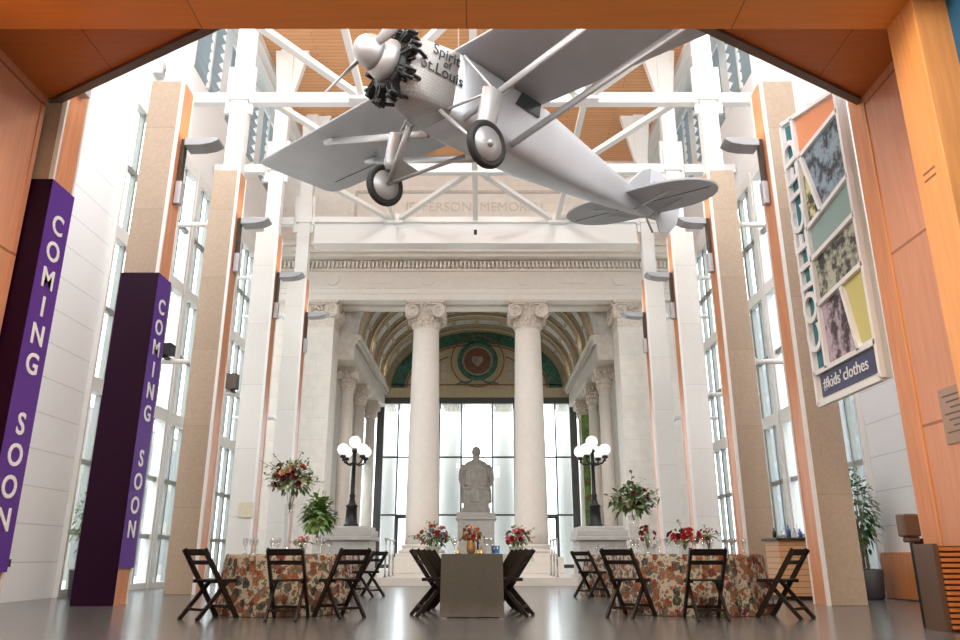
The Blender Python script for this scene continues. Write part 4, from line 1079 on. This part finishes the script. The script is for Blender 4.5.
# wing
def foil(y, x0, ch, z, th, n=20):
    up = []; lo = []
    for k in range(n+1):
        c = .5*(1-math.cos(PI*k/n)); t_ = th*(1.485*math.sqrt(c)-.63*c-1.758*c*c+1.421*c**3-.5075*c**4)
        cam = .05*4*c*(1-c)*.6
        up.append((x0+c*ch, y, z+ch*(t_*1.25+cam))); lo.append((x0+c*ch, y, z-ch*t_*.35+ch*cam*.15))
    return up+lo[-2:0:-1]
secs = []
for y, ins, tr in ((-7.14, .12, .40), (-7.08, .05, .20), (-6.9, .0, .06), (-6.4, 0, .0), (-3, 0, 0), (0, 0, 0), (3, 0, 0), (6.4, 0, 0), (6.9, .0, .06), (7.08, .05, .20), (7.14, .12, .40)):
    secs.append(foil(y, LE+ins*.5, CH-ins*.5-tr*.6, ZW, .115))
wg_ = obj('wing', MB().loft(secs), 'silverdark', pa)
for s in (-1, 1):
    gp = MB().box((LE+CH-.42, s*3.9, ZW-.02), (LE+CH-.40, s*6.4, ZW+.005)).box((LE+CH-.42, s*3.9-.01, ZW-.02), (LE+CH-.02, s*3.9+.01, ZW+.02))
    obj('aileron_gap', gp, 'blackink', wg_)
# struts
FX, RX_, YS = LE+.42, LE+1.5, 4.55
for s in (-1, 1):
    for x, xf in ((FX, 1.95), (RX_, 3.05)):
        obj('wing_strut', MB().tube([(xf, s*.47, -.55), (x, s*YS, ZW-.04)], [.075, .075], 12, sq=(1, .45), up=(1, 0, 0)).tube([(x, s*(YS-.28), ZW-.1), (x, s*(YS+.05), ZW-.01)], [.06, .11], 10), 'strut', pa)
    fr_top = Vector((1.9, s*1.30, -.42+.02)); ax = Vector((1.78, s*1.24, -1.37))
    obj('shock_fairing', MB().tube([(1.84, s*1.28, -.36), (1.83, s*1.27, -.42), (1.80, s*1.25, -1.0), (1.80, s*1.25, -1.12)], [.06, .14, .13, .09], 14, sq=(1.35, .9), up=(0, 1, 0)).tube([(1.80, s*1.25, -1.1), ax], .035, 8), 'strut', pa)
    obj('axle_strut', MB().tube([ax, (1.5, s*.42, -.62)], [.05, .06], 10, sq=(1, .6)).tube([ax, (2.75, s*.42, -.64)], [.05, .06], 10, sq=(1, .6)).prism([ax+Vector((0, 0, .03)), ax+Vector((0, 0, -.03)), ax+Vector((.42, -s*.36, .28)), ax+Vector((-.13, -s*.38, .36))], (0, .012, 0)), 'strut', pa)
    obj('brace_strut', MB().tube([(1.84, s*1.26, -.36), (1.75, s*.5, .5)], .025, 8).tube([(1.84, s*1.26, -.38), (1.6, s*.48, -.55)], .022, 8).tube([(2.0, s*1.22, -.40), (2.9, s*.49, .5)], .025, 8), 'strut', pa)
    wh = obj('wheel', MB().lathe([(.05, -.075), (.27, -.05), (.275, .0), (.27, .05), (.05, .075)], (1.78, s*1.36, -1.37), 28, axis='y').ball((1.78, s*1.445, -1.37), .06, 10, 6), 'strut', pa)
    prof = [(.265+.0, -.06)]
    tp = [(.32+.065*math.cos(q), .065*math.sin(q)) for q in [2*PI*k/12 for k in range(13)]]
    obj('tire', MB().lathe(tp, (1.78, s*1.36, -1.37), 36, axis='y', cap=False), 'tire', wh)
RUD = -28
# tail
def plan(poly, th, axis):
    v = {'z': (0, 0, th), 'y': (0, th, 0)}[axis]; o_ = {'z': (0, 0, -th/2), 'y': (0, -th/2, 0)}[axis]
    return MB().prism([tuple(Vector(p)+Vector(o_)) for p in poly], v)
for s in (-1, 1):
    pts = [(6.6, s*.14)]
    for k in range(13):
        a = PI*k/12; pts.append((7.22-.62*math.cos(a)*(1 if k < 7 else 1.05), s*(.55+1.35*math.sin(a)**.8)))
    pts.append((7.85, s*.1))
    st = obj('tailplane', plan([(x, y, .04) for x, y in pts], .06, 'z'), 'silverdark', pa, .015)
    obj('hinge_line', MB().box((7.24, s*.2, .004), (7.26, s*1.75, .010)), 'blackink', st)
    obj('tail_strut', MB().tube([(7.0, s*.1, -.22), (7.0, s*1.1, .02)], .02, 8).tube([(7.6, s*.06, -.14), (7.45, s*1.0, .02)], .014, 8), 'strut', pa)
fin = [(6.75, .25), (7.0, .55), (7.3, .86), (7.58, 1.02), (7.58, .12)]
obj('fin', plan([(x, 0, z) for x, z in fin], .06, 'y'), 'silver', pa, .015)
rud = [(0, .12), (0, 1.02), (.25, .98), (.52, .74), (.70, .48), (.76, .18), (.72, -.15), (.55, -.40), (.34, -.44), (.26, -.25), (.2, -.1)]
rd = obj('rudder', plan([(x, 0, z) for x, z in rud], .05, 'y'), 'silver', pa, .012)
rd.location = (7.6, 0, 0); rd.rotation_euler = (0, 0, R(RUD))
text('rudder_marking', 'N-X-211\nRYAN\nNYP', .17, (1, 0, 0), (0, 0, 1), (.38, -.03, .5), 'blueink', rd, .002)
obj('tail_skid', MB().tube([(7.55, 0, -.12), (7.85, 0, -.42)], .025, 8), 'strut', pa)
# lettering and window on the port side
for wd, sz, x, z in (('Spirit', .26, 1.40, .32), ('of', .18, 1.44, .16), ('St.Louis', .27, 1.37, .0)):
    text('lettering', wd, sz, (1, -.05, 0), (0, 0, 1), (x, -.499, z), 'blackink', pa, .0008, .003)
obj('cabin_window', MB().prism([(3.0, -.515, .22), (3.6, -.51, .22), (3.6, -.51, .5), (3.12, -.515, .5)], (0, .03, 0)), 'bottledark', pa)
# hanging cables to the trusses
for p, top in (((2.3, -.4, .9), (0, 0)), ((2.3, .4, .9), (0, 0))):
    wpt = PM @ Vector(p); inv = PM.inverted()
    obj('hanging_cable', MB().tube([inv @ wpt, inv @ Vector((wpt.x, wpt.y, 15.3))], .008, 5), 'strut', pa)
